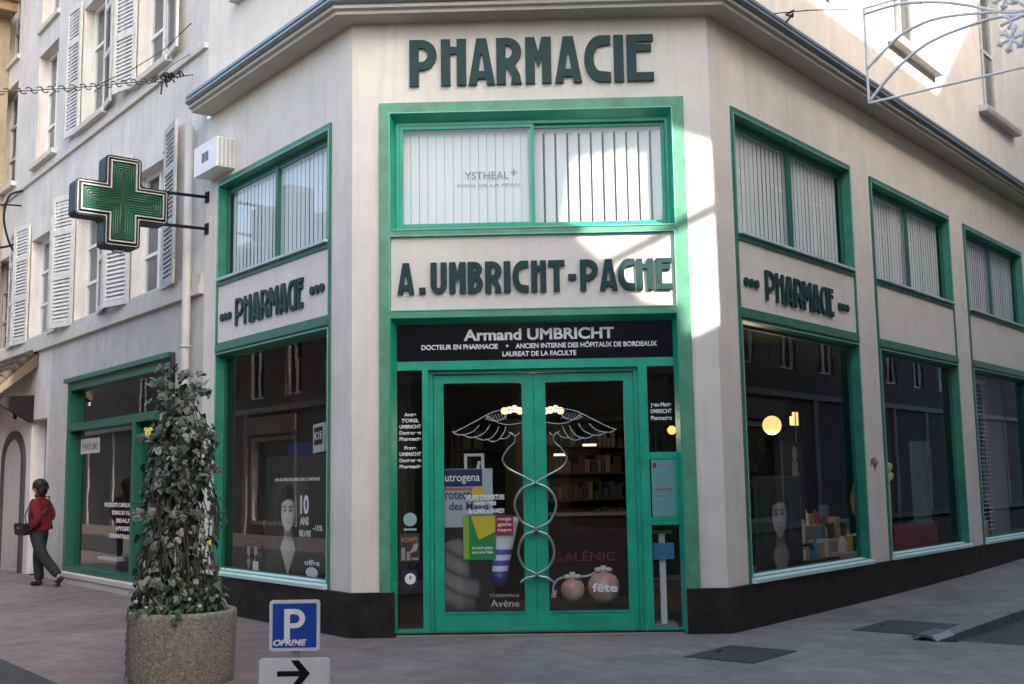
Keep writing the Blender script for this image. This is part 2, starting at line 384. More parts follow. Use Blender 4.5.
# posts and rails of the entrance screen at v = -.1
w.box(F, -1.41, 1.408, -.15, -.1, 2.645, 2.735)
w.box(F, -1.154, -1.09, -.15, -.098, 0, 2.645); w.box(F, 1.045, 1.135, -.15, -.098, 0, 2.645)
w.box(F, -1.41, -1.154, -.15, -.1, 0, .062); w.box(F, 1.135, 1.408, -.15, -.1, 0, .05)
w.box(F, 1.135, 1.408, -.15, -.1, 1.705, 1.775); w.box(F, 1.135, 1.408, -.15, -.1, 1.05, 1.13)
w.box(F, 1.385, 1.408, -.15, -.1, 1.13, 1.705)
w.box(F, -1.09, -1.05, -.2, -.15, 0, 2.645); w.box(F, 1.0, 1.045, -.2, -.15, 0, 2.645); w.box(F, -1.05, 1.0, -.2, -.15, 2.605, 2.645)
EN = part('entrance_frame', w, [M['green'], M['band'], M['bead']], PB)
g = MB(); g.quad(F, -1.405, -1.154, .062, 2.645, -.125); part('pane', g, M['glass'], EN)
g = MB(); g.quad(F, 1.135, 1.405, 1.775, 2.645, -.125); part('pane', g, M['glass'], EN)
g = MB(); g.quad(F, 1.135, 1.405, .05, 1.05, -.125); part('pane', g, M['glass'], EN)
# transom window with two sliding sashes
w = MB()
w.frame(F, -1.408, 1.428, 4.105, 5.255, .03, -.16, -.1)
w.frame(F, -1.376, .034, 4.137, 5.222, .035, -.145, -.105); w.frame(F, -.030, 1.396, 4.137, 5.222, .035, -.185, -.147)
TW = part('transom_window', w, M['green'], PB)
g = MB(); g.quad(F, -1.342, -.0, 4.17, 5.19, -.125); part('pane', g, M['glass'], TW)
g = MB(); g.quad(F, .004, 1.362, 4.17, 5.19, -.166); part('pane', g, M['glass'], TW)
def blind(fr, u0, u1, z0, z1, v, step=.088, wd=.088, ang=14, jit=3):
    mb = MB(); n = int((u1-u0)/step)
    for i in range(n):
        u = u0 + (i+.5)*(u1-u0)/n; a = R(ang + random.uniform(-jit, jit)); h = wd/2
        du, dv = h*math.cos(a), h*math.sin(a); zb = z0 + random.uniform(0, .012)
        mb.face([fr(u-du, v-dv, zb), fr(u+du, v+dv, zb), fr(u+du, v+dv, z1), fr(u-du, v-dv, z1)])
    mb.box(fr, u0, u1, v-.02, v+.02, z1, z1+.04)
    return mb
part('blind', blind(F, -1.36, -.02, 4.15, 5.16, -.205, ang=9), M['blind'], TW)
part('blind', blind(F, .01, 1.38, 4.15, 5.16, -.235, step=.118, wd=.106, ang=15, jit=9), M['blind'], TW)
g = MB(); g.text(F, 'YSTHEAL', -.70, -.24, 4.66, .085, -.19, .001); part('blind_lettering', g, mat('grey_print', (.16, .18, .2), .6), TW)
g = MB(); g.text(F, '+', -.22, -.15, 4.68, .1, -.19, .001); part('blind_lettering', g, mat('grey_print', (.16, .18, .2), .6), TW)
g = MB(); g.text(F, 'SOIN DE LA PEAU', -.78, -.12, 4.58, .03, -.19, .001); part('blind_lettering', g, mat('grey_print', (.16, .18, .2), .6), TW)
# name panel
g = MB(); g.box(F, -1.455, 1.435, -.02, .0, 3.255, 4.007); NP = part('name_panel', g, M['panel'], PB)
g = letters(MB(), F, [('A',-1.386,-1.215),('.',-1.165,-1.099),('U',-1.047,-.882),('M',-.856,-.688),('B',-.668,-.513),('R',-.49,-.323),('I',-.3,-.231),('C',-.211,-.047),('H',-.021,.133),('T',.153,.323),('-',.356,.438),('P',.477,.661),('A',.674,.857),('C',.863,1.033),('H',1.052,1.222),('E',1.248,1.411)], 3.415, .32, .006, .036, .195)
part('lettering', g, M['letter'], NP)
g = letters(MB(), F, [('P',-1.254,-.967),('H',-.923,-.66),('A',-.636,-.36),('R',-.343,-.081),('M',-.04,.229),('A',.266,.547),('C',.574,.849),('I',.882,.983),('E',1.016,1.294)], 5.612, .50, .004, .035, .195)
part('wall_lettering', g, M['letter'], PB)
# black fascia
g = MB(); g.box(F, -1.408, 1.406, -.15, -.115, 2.737, 3.113); BF = part('fascia_panel', g, M['black'], PB)
g = MB(); g.text(F, 'Armand UMBRICHT', -.725, .815, 2.945, .115, -.112, .002, .03); part('lettering', g, M['text'], BF)
g = MB(); g.text(F, 'DOCTEUR EN PHARMACIE', -1.16, -.375, 2.855, .05, -.112, .002, .03); part('lettering', g, M['text'], BF)
g = MB(); g.prism(F, arc(-.28, 2.88, .013, .013, 0, 330, 11), -.113, -.111); part('lettering', g, M['text'], BF)
g = MB(); g.text(F, 'ANCIEN INTERNE DES HÔPITAUX DE BORDEAUX', -.195, 1.25, 2.855, .05, -.112, .002, .03); part('lettering', g, M['text'], BF)
g = MB(); g.text(F, 'LAUREAT DE LA FACULTE', -.33, .425, 2.775, .05, -.112, .002, .03); part('lettering', g, M['text'], BF)
# doors
def door(u0, u1, mirror):
    w = MB(); a, b = (u0+.1, u1-.12) if not mirror else (u0+.12, u1-.1)
    w.frame(F, u0, u1, .025, 2.595, .1, -.23, -.18); 
    mb = MB(); v0, v1 = -.23, -.18
    mb.box(F, u0, a, v0, v1, .025, 2.595); mb.box(F, b, u1, v0, v1, .025, 2.595); mb.box(F, a, b, v0, v1, .025, .21); mb.box(F, a, b, v0, v1, 2.51, 2.595)
    mb.frame(F, a-.012, b+.012, .198, 2.522, .011, -.179, -.172)
    D = part('door', mb, M['green'], PB)
    g = MB(); g.quad(F, a, b, .21, 2.51, -.205); part('pane', g, M['glass'], D)
    return D
DL = door(-1.046, -.022, False); DR = door(-.018, .998, True)
w = MB(); w.box(F, -1.41, 1.408, -.3, .02, -.1, .012); part('threshold', w, mat('threshold_stone', (.30, .27, .23), .85, vary=.2, vscale=8, bump=.2), PB)
def lace(sgn):
    c = -.02; A = []
    # snake of one leaf: swings out from the middle and back three times
    P = [(.0, 1.484), (.14, 1.42), (.21, 1.27), (.14, 1.10), (.0, 1.02), (.12, .96), (.18, .80), (.12, .65), (.0, .575), (.10, .545), (.165, .50)]
    Q = [(.0, 1.484), (.12, 1.555), (.27, 1.635), (.325, 1.73), (.27, 1.83), (.20, 1.90), (.205, 1.97), (.26, 2.0)]
    return ([F(c+sgn*max(x, .012), -.115, z) for x, z in smoothp(P, 5)], [F(c+sgn*max(x, .012), -.13, z) for x, z in smoothp(Q, 5)])
for D, s in ((DL, -1), (DR, 1)):
    a, b = lace(s); g = MB(); g.tube(a, .0135, 8); g.tube(b, .011, 8, r1=.005)
    for z in (1.484, 1.02, .575): g.tube([F(-.02+s*.014, -.18, z), F(-.02+s*.014, -.11, z)], .014, 8)
    part('snake_handle', g, M['metal'], D, smooth=True)
    # winged line drawing on the glass
    g = MB(); wing = [
        [(.11, 2.22), (.25, 2.235), (.42, 2.21), (.60, 2.12), (.80, 2.02), (.84, 2.02)],
        [(.84, 2.02), (.78, 1.985), (.70, 1.99), (.62, 2.02), (.56, 2.08)],
        [(.74, 1.99), (.66, 1.955), (.58, 1.965), (.50, 2.01), (.45, 2.08)],
        [(.62, 1.965), (.54, 1.93), (.47, 1.935), (.40, 1.985), (.36, 2.06)],
        [(.50, 1.94), (.42, 1.91), (.36, 1.935), (.31, 2.0), (.29, 2.06)],
        [(.36, 1.935), (.28, 1.945), (.24, 1.99)], [(.24, 1.99), (.19, 1.965), (.15, 2.0)],
        [(.11, 2.10), (.25, 2.08), (.36, 2.10), (.46, 2.16), (.50, 2.18)], [(.25, 2.235), (.30, 2.15), (.40, 2.12), (.50, 2.15)]]
    for st in wing: g.tube([F(-.02+s*x, -.20, z) for x, z in smoothp(st, 5)], .0048, 5)
    for i in range(7):
        x = .28+i*.03; g.tube([F(-.02+s*x, -.20, 2.13), F(-.02+s*(x+.03), -.20, 2.20-i*.004)], .0035, 4)
    part('wing_decal', g, mat('white_decal', (.40, .45, .43), .6), D)
# decals on the glass
g = MB(); g.text(F, "HEURES D'OUVERTURE", -.725, -.335, 1.325, .05, -.199, .001, .03); part('opening_hours', g, M['text'], DL)
g = MB(); g.text(F, '14H30-19H00', -.64, -.42, 1.268, .04, -.199, .001, .03); part('opening_hours', g, M['text'], DL)
g = MB(); g.text(F, 'du LUNDI au SAMEDI', -.70, -.34, 1.19, .045, -.199, .001, .03); part('opening_hours', g, M['text'], DL)
g = MB(); g.text(F, 'THERMALE', -.50, -.20, .355, .03, -.199, .001, .0); g.text(F, 'Avène', -.49, -.20, .26, .07, -.199, .001, .01)
part('brand_decal', g, mat('dim_decal', (.38, .38, .36), .6), DL)
g = MB(); g.text(F, 'GALÉNIC', .14, .78, .70, .09, -.199, .001, .0)
part('brand_decal', g, mat('red_decal', (.16, .02, .025), .6), DR)
g = MB()
for i, (t, a) in enumerate([('Anne', -1.34), ('TOREL', -1.37), ('UMBRICHT', -1.39), ('Docteur en', -1.39), ('Pharmacie', -1.39)]):
    g = MB(); g.text(F, t, a, -2*1.28-a, 2.18-i*.062, .036, -.119, .001, .03); part('name_lettering', g, M['text'], EN)
for i, (t, a) in enumerate([('Pierre', -1.34), ('UMBRICHT', -1.39), ('Docteur en', -1.39), ('Pharmacie', -1.39)]):
    g = MB(); g.text(F, t, a, -2*1.28-a, 1.84-i*.062, .036, -.119, .001, .03); part('name_lettering', g, M['text'], EN)
g = MB()
for i, (t, a) in enumerate([('Jean-Marie', 1.165), ('UMBRICHT', 1.165), ('Pharmacien', 1.165)]): g = MB(); g.text(F, t, a, 2*1.27-a, 2.235-i*.068, .042, -.119, .001, .03); part('name_lettering', g, M['text'], EN)

# ---------------- side bays
def bay(fr, u0, u1, zt, sign=None, left=False):
    w = MB(); b = .038
    up = (u0+b, u1-b, 4.095, zt-.07); pn = (u0+b, u1-b, 3.275, 4.0); lo = (u0+b, u1-b, .5, 3.13)
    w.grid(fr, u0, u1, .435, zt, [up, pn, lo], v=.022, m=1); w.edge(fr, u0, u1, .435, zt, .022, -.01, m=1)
    w.ring(fr, up, .022, (up[0]+.02, up[1]-.02, up[2], up[3]-.02), -.09); w.ring(fr, lo, .022, (lo[0]+.02, lo[1]-.02, lo[2], lo[3]-.02), -.09)
    w.ring(fr, pn, .022, pn, 0)
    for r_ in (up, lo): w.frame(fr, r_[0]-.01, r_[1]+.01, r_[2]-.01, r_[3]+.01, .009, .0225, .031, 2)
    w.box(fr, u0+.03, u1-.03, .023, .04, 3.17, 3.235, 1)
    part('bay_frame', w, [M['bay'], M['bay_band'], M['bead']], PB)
    # name panel
    g = MB(); g.box(fr, pn[0]+.001, pn[1]-.001, -.02, .004, pn[2]+.001, pn[3]-.001); P = part('name_panel', g, M['panel'], PB)
    if sign:
        g = letters(MB(), fr, sign[0], sign[1], .335, .008, .034, .13); dots(g, fr, sign[2][0], sign[2][1], sign[3], .048, .008, .03); dots(g, fr, sign[4][0], sign[4][1], sign[3], .048, .008, .03)
        part('lettering', g, M['letter'], P)
    # upper window
    a0, a1, c0, c1 = up[0]+.02, up[1]-.02, up[2], up[3]-.02; mid = (a0+a1)/2
    w = MB(); w.frame(fr, a0+.001, a1-.001, c0+.001, c1-.001, .035, -.12, -.085)
    w.box(fr, mid-.03, mid+.03, -.12, -.078, c0+.036, c1-.036); w.box(fr, mid+.031, a1-.037, -.118, -.09, c1-.075, c1-.037); w.box(fr, a0+.037, mid-.031, -.118, -.09, c1-.075, c1-.037)
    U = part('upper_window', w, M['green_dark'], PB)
    g = MB(); g.quad(fr, a0+.03, mid-.03, c0+.03, c1-.03, -.105); part('pane', g, M['glass'], U)
    g = MB(); g.quad(fr, mid+.03, a1-.03, c0+.03, c1-.03, -.108); part('pane', g, M['glass'], U)
    part('blind', blind(fr, a0+.03, a1-.03, c0+.02, c1-.06, -.16, step=.1, wd=.0985, ang=(-3 if not left else 4), jit=2), M['blind'], U)
    s = MB(); s.prism(Frame(fr(0,0,0), fr.n, fr.d), [(-.08, 4.06), (.06, 4.06), (.065, 4.085), (-.08, 4.10)], u0+b+.004, u1-b-.004); part('window_sill', s, M['sill'], U)
    # shop window
    a0, a1, c0, c1 = lo[0]+.02, lo[1]-.02, lo[2], lo[3]-.02
    w = MB(); w.frame(fr, a0+.001, a1-.001, c0+.001, c1-.001, .025, -.12, -.085)
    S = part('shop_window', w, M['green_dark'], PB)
    g = MB(); g.quad(fr, a0+.02, a1-.02, c0+.02, c1-.02, -.105); part('pane', g, M['glass'], S)
    s = MB(); s.prism(Frame(fr(0,0,0), fr.n, fr.d), [(-.086, .44), (.07, .44), (.075, .475), (.07, .485), (-.086, .515)], u0+.02, u1-.02); part('window_sill', s, M['sill'], S)
    s = MB(); s.box(fr, a0-.1, a1+.1, -1.2, -.17, .33, .44); part('display_floor', s, M['floor_in'], S)
    return S
lsp = [('P',0,.235),('H',.265,.46),('A',.485,.73),('R',.755,.965),('M',.995,1.225),('A',1.25,1.47),('C',1.495,1.64),('I',1.66,1.715),('E',1.745,1.87)]
def fit(spec, a, b): k = (b-a)/1.87; return [(c, a+x*k, a+y*k) for c, x, y in spec]
SL = bay(L, -3.36, -.43, 5.36, (fit(lsp, -2.765, -1.03), 3.43, (-3.22, -2.90), 3.585, (-.87, -.555)), True)
SR = [bay(RW, a, b, 5.44, (fit(lsp, 1.05, 2.80), 3.41, (.565, .895), 3.56, (2.955, 3.27)) if i == 0 else None) for i, (a, b) in enumerate(UB)]
# ---------------- interior
ipoly = [L(0,-.05,0), RW(0,-.05,0), RW(16.5,-.05,0), RW(16.5,-4.5,0), Vector((1.3,6.0,0)), Vector((-2.0,5.6,0)), L(-3.7,-3.0,0), L(-3.7,-.05,0)]
def room(z0, z1):
    mb = MB(); k = len(ipoly)
    mb.face([p+Vector((0,0,z0)) for p in ipoly], 1); mb.face([p+Vector((0,0,z1)) for p in ipoly][::-1], 0)
    for i in range(2, 7):
        a, b = ipoly[i], ipoly[i+1]; mb.face([a+Vector((0,0,z0)), b+Vector((0,0,z0)), b+Vector((0,0,z1)), a+Vector((0,0,z1))], 0)
    return mb
part('shop_room', room(.03, 3.2), [M['dark'], M['floor_in']], PB)
part('upper_room', room(3.3, 6.28), [M['room'], M['room']], PB)
w = MB(); w.box(L, -3.3, -.45, -1.05, -1.0, .44, 3.0)
for i in range(40): w.box(L, -2.3+i*.045, -2.3+i*.045+.018, -.999, -.985, .45, 2.4, 1)
part('display_backdrop', w, [mat('backdrop', (.035, .026, .020), .8), mat('backdrop_slats', (.11, .085, .055), .7)], PB)

# ================================================================== LEFT NEIGHBOUR (shuttered house)
NB = thing('shuttered_house', 'long pale house with grey louvred shutters beyond the drainpipe', 'building', L(-3.9, 0, 0))
UW = -32.0
W1 = [-5.85 - 2.72*i for i in range(10)]                      # window centres
SHOP = (-9.32, -4.75, .13, 3.24)
ARCH = (-13.05, -12.1)
DOORN = (-11.5, -10.55, 0, 2.75)
holes = [SHOP, DOORN, (-13.2, -11.95, 0, 2.0), (-17.5, -15.2, 0, 2.7), (-21.5, -19, 0, 2.7)]
w = MB()
w.grid(L, UW, -10.42, -.3, 4.0, [h for h in holes if h[1] < -10.42 and h != DOORN] + [DOORN], depth=0, m=0)
w.grid(L, -10.42, -3.78, -.3, 4.0, [SHOP], m=1)
h1 = [(c-.66, c+.66, 4.30, 6.15) for c in W1]; h2 = [(c-.62, c+.62, 7.62, 9.75) for c in W1]; h3 = [(c-.55, c+.55, 10.30, 11.9) for c in W1]
w.grid(L, UW, -3.78, 4.0, 13.2, h1+h2+h3, depth=.0, m=0)
for h in h2+h3+[DOORN]: w.ring(L, h, 0, h, -.24, 0)
# arched heads of the first floor windows
for c in W1:
    pts = [(c-.66, 6.15)] + arc(c, 6.15, .66, .24, 180, 0, 12)
    w.prism(L, [(c-.67, 6.149), (c-.67, 6.42), (c+.67, 6.42), (c+.67, 6.149)][:0] or pts, -.24, -.235, 2)
    for i in range(12):
        a, b = arc(c, 6.15, .66, .24, 180, 0, 12)[i:i+2]
    h = (c-.66, c+.66, 4.30, 6.15); w.ring(L, h, 0, h, -.24, 0)
part('wall', w, [M['old_wall'], M['grey_wall'], M['stone_trim']], NB)
w = MB()
w.box(L, UW, -3.80, 0, .07, 3.98, 4.10); w.box(L, UW, -3.80, 0, .045, 4.10, 4.255)
w.box(L, UW, -3.80, 0, .05, 7.30, 7.36)
part('string_course', w, M['stone_trim'], NB)
w = MB(); w.box(L, UW, -3.8, -8, .55, 13.2, 13.4); part('roof', w, M['soffit'], NB)
def shutter(u0, u1, z0, z1, v, ang, hinge, paint):
    """louvred leaf hinged at u=hinge, opened by ang from the wall plane"""
    h = L(hinge, v, 0); d = Matrix.Rotation(ang, 3, 'Z') @ dL; n = Matrix.Rotation(ang, 3, 'Z') @ nL
    fr = Frame(h, d, n); a, b = u0-hinge, u1-hinge
    mb = MB(); t = .035; s = .075; rails = [z0, z0+(z1-z0)*.36, z0+(z1-z0)*.70, z1-.09]
    mb.box(fr, a, a+s, 0, t, z0, z1); mb.box(fr, b-s, b, 0, t, z0, z1)
    for i, r_ in enumerate(rails): mb.box(fr, a+s, b-s, 0, t, r_, r_+.09)
    for i in range(3):
        lo, hi = rails[i]+.09, rails[i+1]; k = max(3, int((hi-lo)/.062))
        for j in range(k):
            z = lo+(hi-lo)*(j+.5)/k
            mb.face([fr(a+s, .028, z-.024), fr(b-s, .028, z-.024), fr(b-s, .006, z+.024), fr(a+s, .006, z+.024)])
    for z in (z0+.3, z1-.3): mb.box(fr, -.01, .05 if b > 0 else -.05, t, t+.008, z-.015, z+.015)
    part('shutter', mb, paint, NB)
def french(c, hw, z0, z1, old=True):
    mb = MB(); mb.frame(L, c-hw+.002, c+hw-.002, z0+.002, z1-.002, .055, -.23, -.17)
    mb.box(L, c-.045, c+.045, -.225, -.16, z0+.06, z1-.06)
    nb = 3 if z1-z0 > 1.7 else 2
    for i in range(1, nb):
        z = z0+(z1-z0)*i/nb; mb.box(L, c-hw+.06, c-.046, -.22, -.175, z-.025, z+.025); mb.box(L, c+.046, c+hw-.06, -.22, -.175, z-.025, z+.025)
    o = part('window', mb, M['white'], NB)
    g = MB(); g.quad(L, c-hw+.05, c+hw-.05, z0+.05, z1-.05, -.2); part('pane', g, M['glass_old'], o)
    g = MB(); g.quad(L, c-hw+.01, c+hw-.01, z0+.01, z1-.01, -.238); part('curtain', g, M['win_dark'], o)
for i, c in enumerate(W1):
    j = random.uniform
    french(c, .66, 4.30, 6.15); french(c, .62, 7.62, 9.75); french(c, .55, 10.3, 11.9)
    shutter(c+.68, c+1.32, 4.22, 6.5, .02, R(-j(3, 13)), c+.68, M[random.choice(['offwhite', 'offwhite', 'shutter_grey'])]); 
    shutter(c-1.32, c-.68, 4.22, 6.5, .02, R(j(4, 17)), c-.68, M[random.choice(['offwhite', 'shutter_grey'])])
    if i < 2 or i > 4:
        shutter(c+.64, c+1.24, 7.56, 9.9, .02, R(-j(3, 9)), c+.64, M['offwhite']); shutter(c-1.24, c-.64, 7.56, 9.9, .02, R(j(4, 14)), c-.64, M['offwhite'])
    s = MB(); s.box(L, c-.75, c+.75, -.2, .10, 7.52, 7.612); part('sill', s, M['stone_trim'], NB)
    s = MB(); s.box(L, c-.66, c+.66, -.2, .06, 10.2, 10.292); part('sill', s, M['stone_trim'], NB)
# green shopfront of the house
u0, u1, z0, z1 = SHOP
w = MB(); w.frame(L, u0, u1, z0, z1, .13, -.2, .03); w.box(L, u0+.13, u1-.13, -.2, .02, 2.44, 2.56); w.box(L, -6.25, -6.13, -.2, .02, z0+.13, 2.44)
w.box(L, u0-.03, u1+.03, .0, .10, z1, z1+.07)
SF = part('shop_window', w, M['green_dark'], NB)
g = MB(); g.quad(L, u0+.1, u1-.1, z0+.1, z1-.1, -.10); part('pane', g, M['glass'], SF)
g = MB(); g.box(L, u0+.13, u1-.13, -2.2, -2.1, .1, 3.2); g.box(L, u0+.13, u1-.13, -2.1, -.2, .1, .36); g.box(L, u0-.6, u0-.5, -2.2, -.25, .1, 3.2); g.box(L, u1, u1+.1, -2.2, -.25, .1, 3.2); g.box(L, u0-.5, u1, -2.1, -.25, 3.1, 3.2); g.box(L, u0-.5, u0+.13, -2.2, -2.1, .1, 3.1); part('display_back', g, [M['dark']], SF)
g = MB(); g.prism(Frame(L(0,0,0), nL, dL), [(-.1, .10), (.10, .10), (.10, .16), (-.1, .2)], u0-.02, u1+.02); part('window_sill', g, M['stone_trim'], SF)
g = MB(); g.box(L, u0-.05, u1+.05, 0, .08, -.1, .098); part('shop_base', g, M['stone_trim'], NB)
g = MB(); g.quad(L, -8.95, -8.0, 2.06, 2.3, -.095); part('window_sign', g, mat('pale_sign', (.55, .52, .5), .6), SF)
g = MB(); g.text(L, 'PARFUMS', -8.85, -8.1, 2.12, .11, -.093, .001, .02); part('sign_lettering', g, mat('sign_print', (.2, .16, .16), .6), SF)
g = MB()
for i, (t, a) in enumerate([('PRODUITS CAPILLAIRES', -7.7), ('SOINS DU VISAGE', -7.35), ('BEAUTE', -7.15), ('HYGIENE', -7.15), ('DERMATOLOGIE', -7.45)]):
    g = MB(); g.text(L, t, a, -6.35, 1.22-i*.115, .062, -.095, .001, .03); part('window_lettering', g, M['text'], SF)

# doorway niches, arched door
g = MB(); g.quad(L, -11.5, -10.55, 0, 2.75, -.24); part('door', g, mat('grey_door', (.34, .32, .31), .7, vary=.15, vscale=5), NB)
ap = [(-13.2, -.05), (-11.95, -.05), (-11.95, 2.0)] + arc(-12.575, 2.0, .625, .45, 0, 180, 14)
g = MB(); g.prism(L, ap, .0, .02)
part('arched_door', g, mat('pale_door', (.42, .40, .38), .7, vary=.1), NB)
g = MB(); outer = [(-13.36, -.05), (-13.36, 2.0)] + arc(-12.575, 2.0, .785, .60, 180, 0, 14) + [(-11.79, -.05)]
inner = [(-13.2, -.04), (-13.2, 2.0)] + arc(-12.575, 2.0, .625, .45, 180, 0, 14) + [(-11.95, -.04)]
for i in range(len(outer)-1):
    a, b, c, d = outer[i], outer[i+1], inner[i+1], inner[i]
    g.prism(L, [a, d, c, b], 0.0, .05)
part('door_surround', g, mat('dark_surround', (.045, .04, .055), .7), NB)
g = MB(); g.prism(L, arc(-12.6, 3.02, .13, .2, 0, 340, 17), 0, .03); part('plaque', g, M['iron'], NB)
for u in (-16.4, -20.2): 
    g = MB(); g.quad(L, u-1.3, u+1.3, 0, 2.7, -.2); part('door', g, M['win_dark'], NB)
# drainpipe
w = MB(); w.tube([L(-4.12, .1, -.1), L(-4.12, .1, 6.28)], .058, 12)
for z in (.9, 2.55, 3.3, 4.9): w.tube([L(-4.12, .1, z), L(-4.12, .1, z+.035)], .070, 12)
part('drainpipe', w, M['pipe'], NB, smooth=True)

# ochre building with carved eaves farther up the left street
OB = thing('ochre_house', 'ochre stone house with a deep bracketed eave at the upper left edge', 'building', L(-15, 0, 0))
w = MB(); w.box(L, -30, -14.2, 0.003, .9, -.2, 11.3); part('wall', w, mat('ochre_stone', (.33, .28, .20), .9, vary=.2, vscale=2, bump=.3, streak=.3), OB)
w = MB()
for i in range(14): w.box(L, -14.5, -14.16, .55, .94, .1+i*.8, .5+i*.8)
part('quoin', w, mat('pale_quoin', (.42, .38, .31), .9, vary=.15), OB)
w = MB(); w.box(L, -30, -13.7, 0.003, 1.7, 11.3, 11.5); w.box(L, -30, -13.6, .003, 1.85, 11.5, 11.65)
for i in range(12): w.prism(Frame(L(0,0,0), nL, dL), [(.91, 11.3), (.91, 10.7), (1.15, 10.85), (1.6, 11.3)], -14.4-i*.9, -14.25-i*.9)
part('eave', w, mat('eave_wood', (.25, .18, .10), .8, vary=.2), OB)
w = MB(); w.box(L, -14.19, -14.17, .3, .75, 6.7, 8.6); w.frame(Frame(L(-14.19,0,0), nL, dL), .25, .8, 6.6, 8.7, .05, 0, .05); part('window', w, M['iron'], OB)

# tiled canopy at left edge
CB = thing('tiled_canopy', 'small canopy of brown roof tiles over a doorway at the left edge', 'canopy', L(-11.3, 0, 3.3))
w = MB(); w.prism(Frame(L(0,0,0), nL, dL), [(.005, 3.95), (.005, 3.72), (.75, 3.10), (.78, 3.20)], -14.1, -11.2)
part('slope', w, mat('canopy_board', (.10, .07, .05), .8, vary=.2), CB)
w = MB()
for i in range(14):
    for j in range(6):
        f = (j+.5)/6; c = L(-14.0+i*.2, .02+.76*f, 3.98-.76*f); 
        w.tube([c - nL*.075 + Vector((0,0,.07)), c + nL*.075 + Vector((0,0,-.05))], .075, 7, r1=.095)
part('tiles', w, mat('roof_tile', (.055, .04, .032), .85, vary=.4, vscale=7), CB, smooth=True)
w = MB(); w.box(L, -14.1, -11.2, .70, .74, 3.02, 3.085); part('gutter', w, M['white'], CB)
for u in (-13.9, -11.45):
    w = MB(); w.prism(Frame(L(0,0,0), nL, dL), [(.005, 2.7), (.06, 2.7), (.68, 3.08), (.68, 3.14), (.005, 3.2)], u-.05, u+.05); part('bracket', w, M['iron'], CB)

# wall lantern with scrolled bracket
LT = thing('wall_lantern', 'scrolled iron wall lantern with a pale globe at the far left', 'lantern', L(-12.75, 0, 6.0))
w = MB(); w.tube([L(-12.73, v_, z_) for v_, z_ in smoothp([(.0, 7.3), (.25, 7.15), (.33, 6.7), (.2, 6.2), (.02, 6.0)], 6)], .022, 7)
w.tube([L(-12.74, v_, z_) for v_, z_ in smoothp([(.02, 6.25), (.5, 6.1), (1.0, 6.2)], 6)], .022, 7); w.tube([L(-12.74, v_, z_) for v_, z_ in smoothp([(.02, 7.0), (.5, 6.95), (.9, 6.8), (1.0, 6.5), (1.0, 6.2)], 6)], .016, 7)
part('bracket', w, M['iron'], LT, smooth=True)
w = MB(); w.ball(L(-12.75, 1.0, 5.9), .2, sz=1.2); part('globe', w, mat('lantern_globe', (.7, .7, .66), .3), LT, smooth=True)
w = MB(); w.lathe(L(-12.75, 1.0, 6.1), [(.02, .12), (.1, .06), (.13, .0)], 12); part('cap', w, M['iron'], LT)

# leaning white board by the arched doorway
w = MB(); fr = Frame(L(-13.0, .75, 0), dL, (nL*.9 + Vector((0,0,.25))).normalized()); w.prism(Frame(L(0,.5,0), dL, nL), [(-13.6, 0), (-12.75, 0), (-12.85, .22), (-13.6, .75)], 0, .05)
solid('leaning_board', w, M['white'], 'white slanted board leaning by the arched doorway', 'board', L(-13.2, .5, 0))

# ================================================================== THINGS ON THE FACADE
# pharmacy cross, hung square to the left wall
CX = thing('pharmacy_cross', 'green neon pharmacy cross on two iron arms', 'cross sign', L(-3.75, 0, 5.02))
CF = Frame(L(-3.72, 1.10, 5.02), -nL, dL)       # u runs towards the wall, v towards the viewer
def cross(h, a, r=0.0, n=4):
    P = [(-a,-h),(a,-h),(a,-a),(h,-a),(h,a),(a,a),(a,h),(-a,h),(-a,a),(-h,a),(-h,-a),(-a,-a)]
    if not r: return P
    out = []
    for i, p in enumerate(P):
        q0, q1 = Vector(P[i-1]), Vector(P[(i+1) % 12]); p = Vector(p)
        d0 = (q0-p).normalized(); d1 = (q1-p).normalized()
        A, B = p+d0*r, p+d1*r
        out += [tuple(A*(1-t)*(1-t) + p*2*t*(1-t) + B*t*t) for t in [k/n for k in range(n+1)]]
    return out
w = MB(); w.shape(CF, [cross(.575, .225, .06)], -.26, 0); part('housing', w, mat('navy_box', (.004, .006, .014), .5, spec=.25), CX)
w = MB(); w.shape(CF, [cross(.552, .202, .03), cross(.543, .193)], 0, .012); w.shape(CF, [cross(.525, .162), cross(.478, .115)][:0] or [cross(.512, .162), cross(.498, .148)], .0, .03)
part('white_border', w, mat('border_white', (.34, .35, .33), .4), CX)
w = MB(); w.shape(CF, [cross(.497, .147)], .001, .006); part('face', w, mat('cross_face', (.003, .032, .019), .4, spec=.3), CX)
w = MB()
for k in range(4):
    a = .118-.028*k; h = .468-.028*k
    for q in range(4):
        Mx = Matrix.Rotation(math.pi/2*q, 2); P = [(-a, a), (-a, h-.02), (-a+.015, h), (a-.015, h), (a, h-.02), (a, a)] if a > .03 else [(-.02, .02), (-.02, h), (.02, h), (.02, .02)]
        P = [Mx @ Vector(p) for p in P]; w.tube([CF(p.x, .014, p.y) for p in P], .0055, 5)
part('neon_tube', w, mat('neon_green', (.02, .13, .075), .2), CX, smooth=True)
for z in (5.24, 4.82):
    w = MB(); w.tube([L(-3.72, 0, z), L(-3.78, .56, z)], .022, 8); w.box(L, -3.77, -3.67, 0, .02, z-.07, z+.07); part('arm', w, M['iron'], CX, smooth=False)
w = MB(); w.box(CF, -.06, .06, -.18, -.08, -.62, -.598); part('cable_box', w, M['offwhite'], CX)
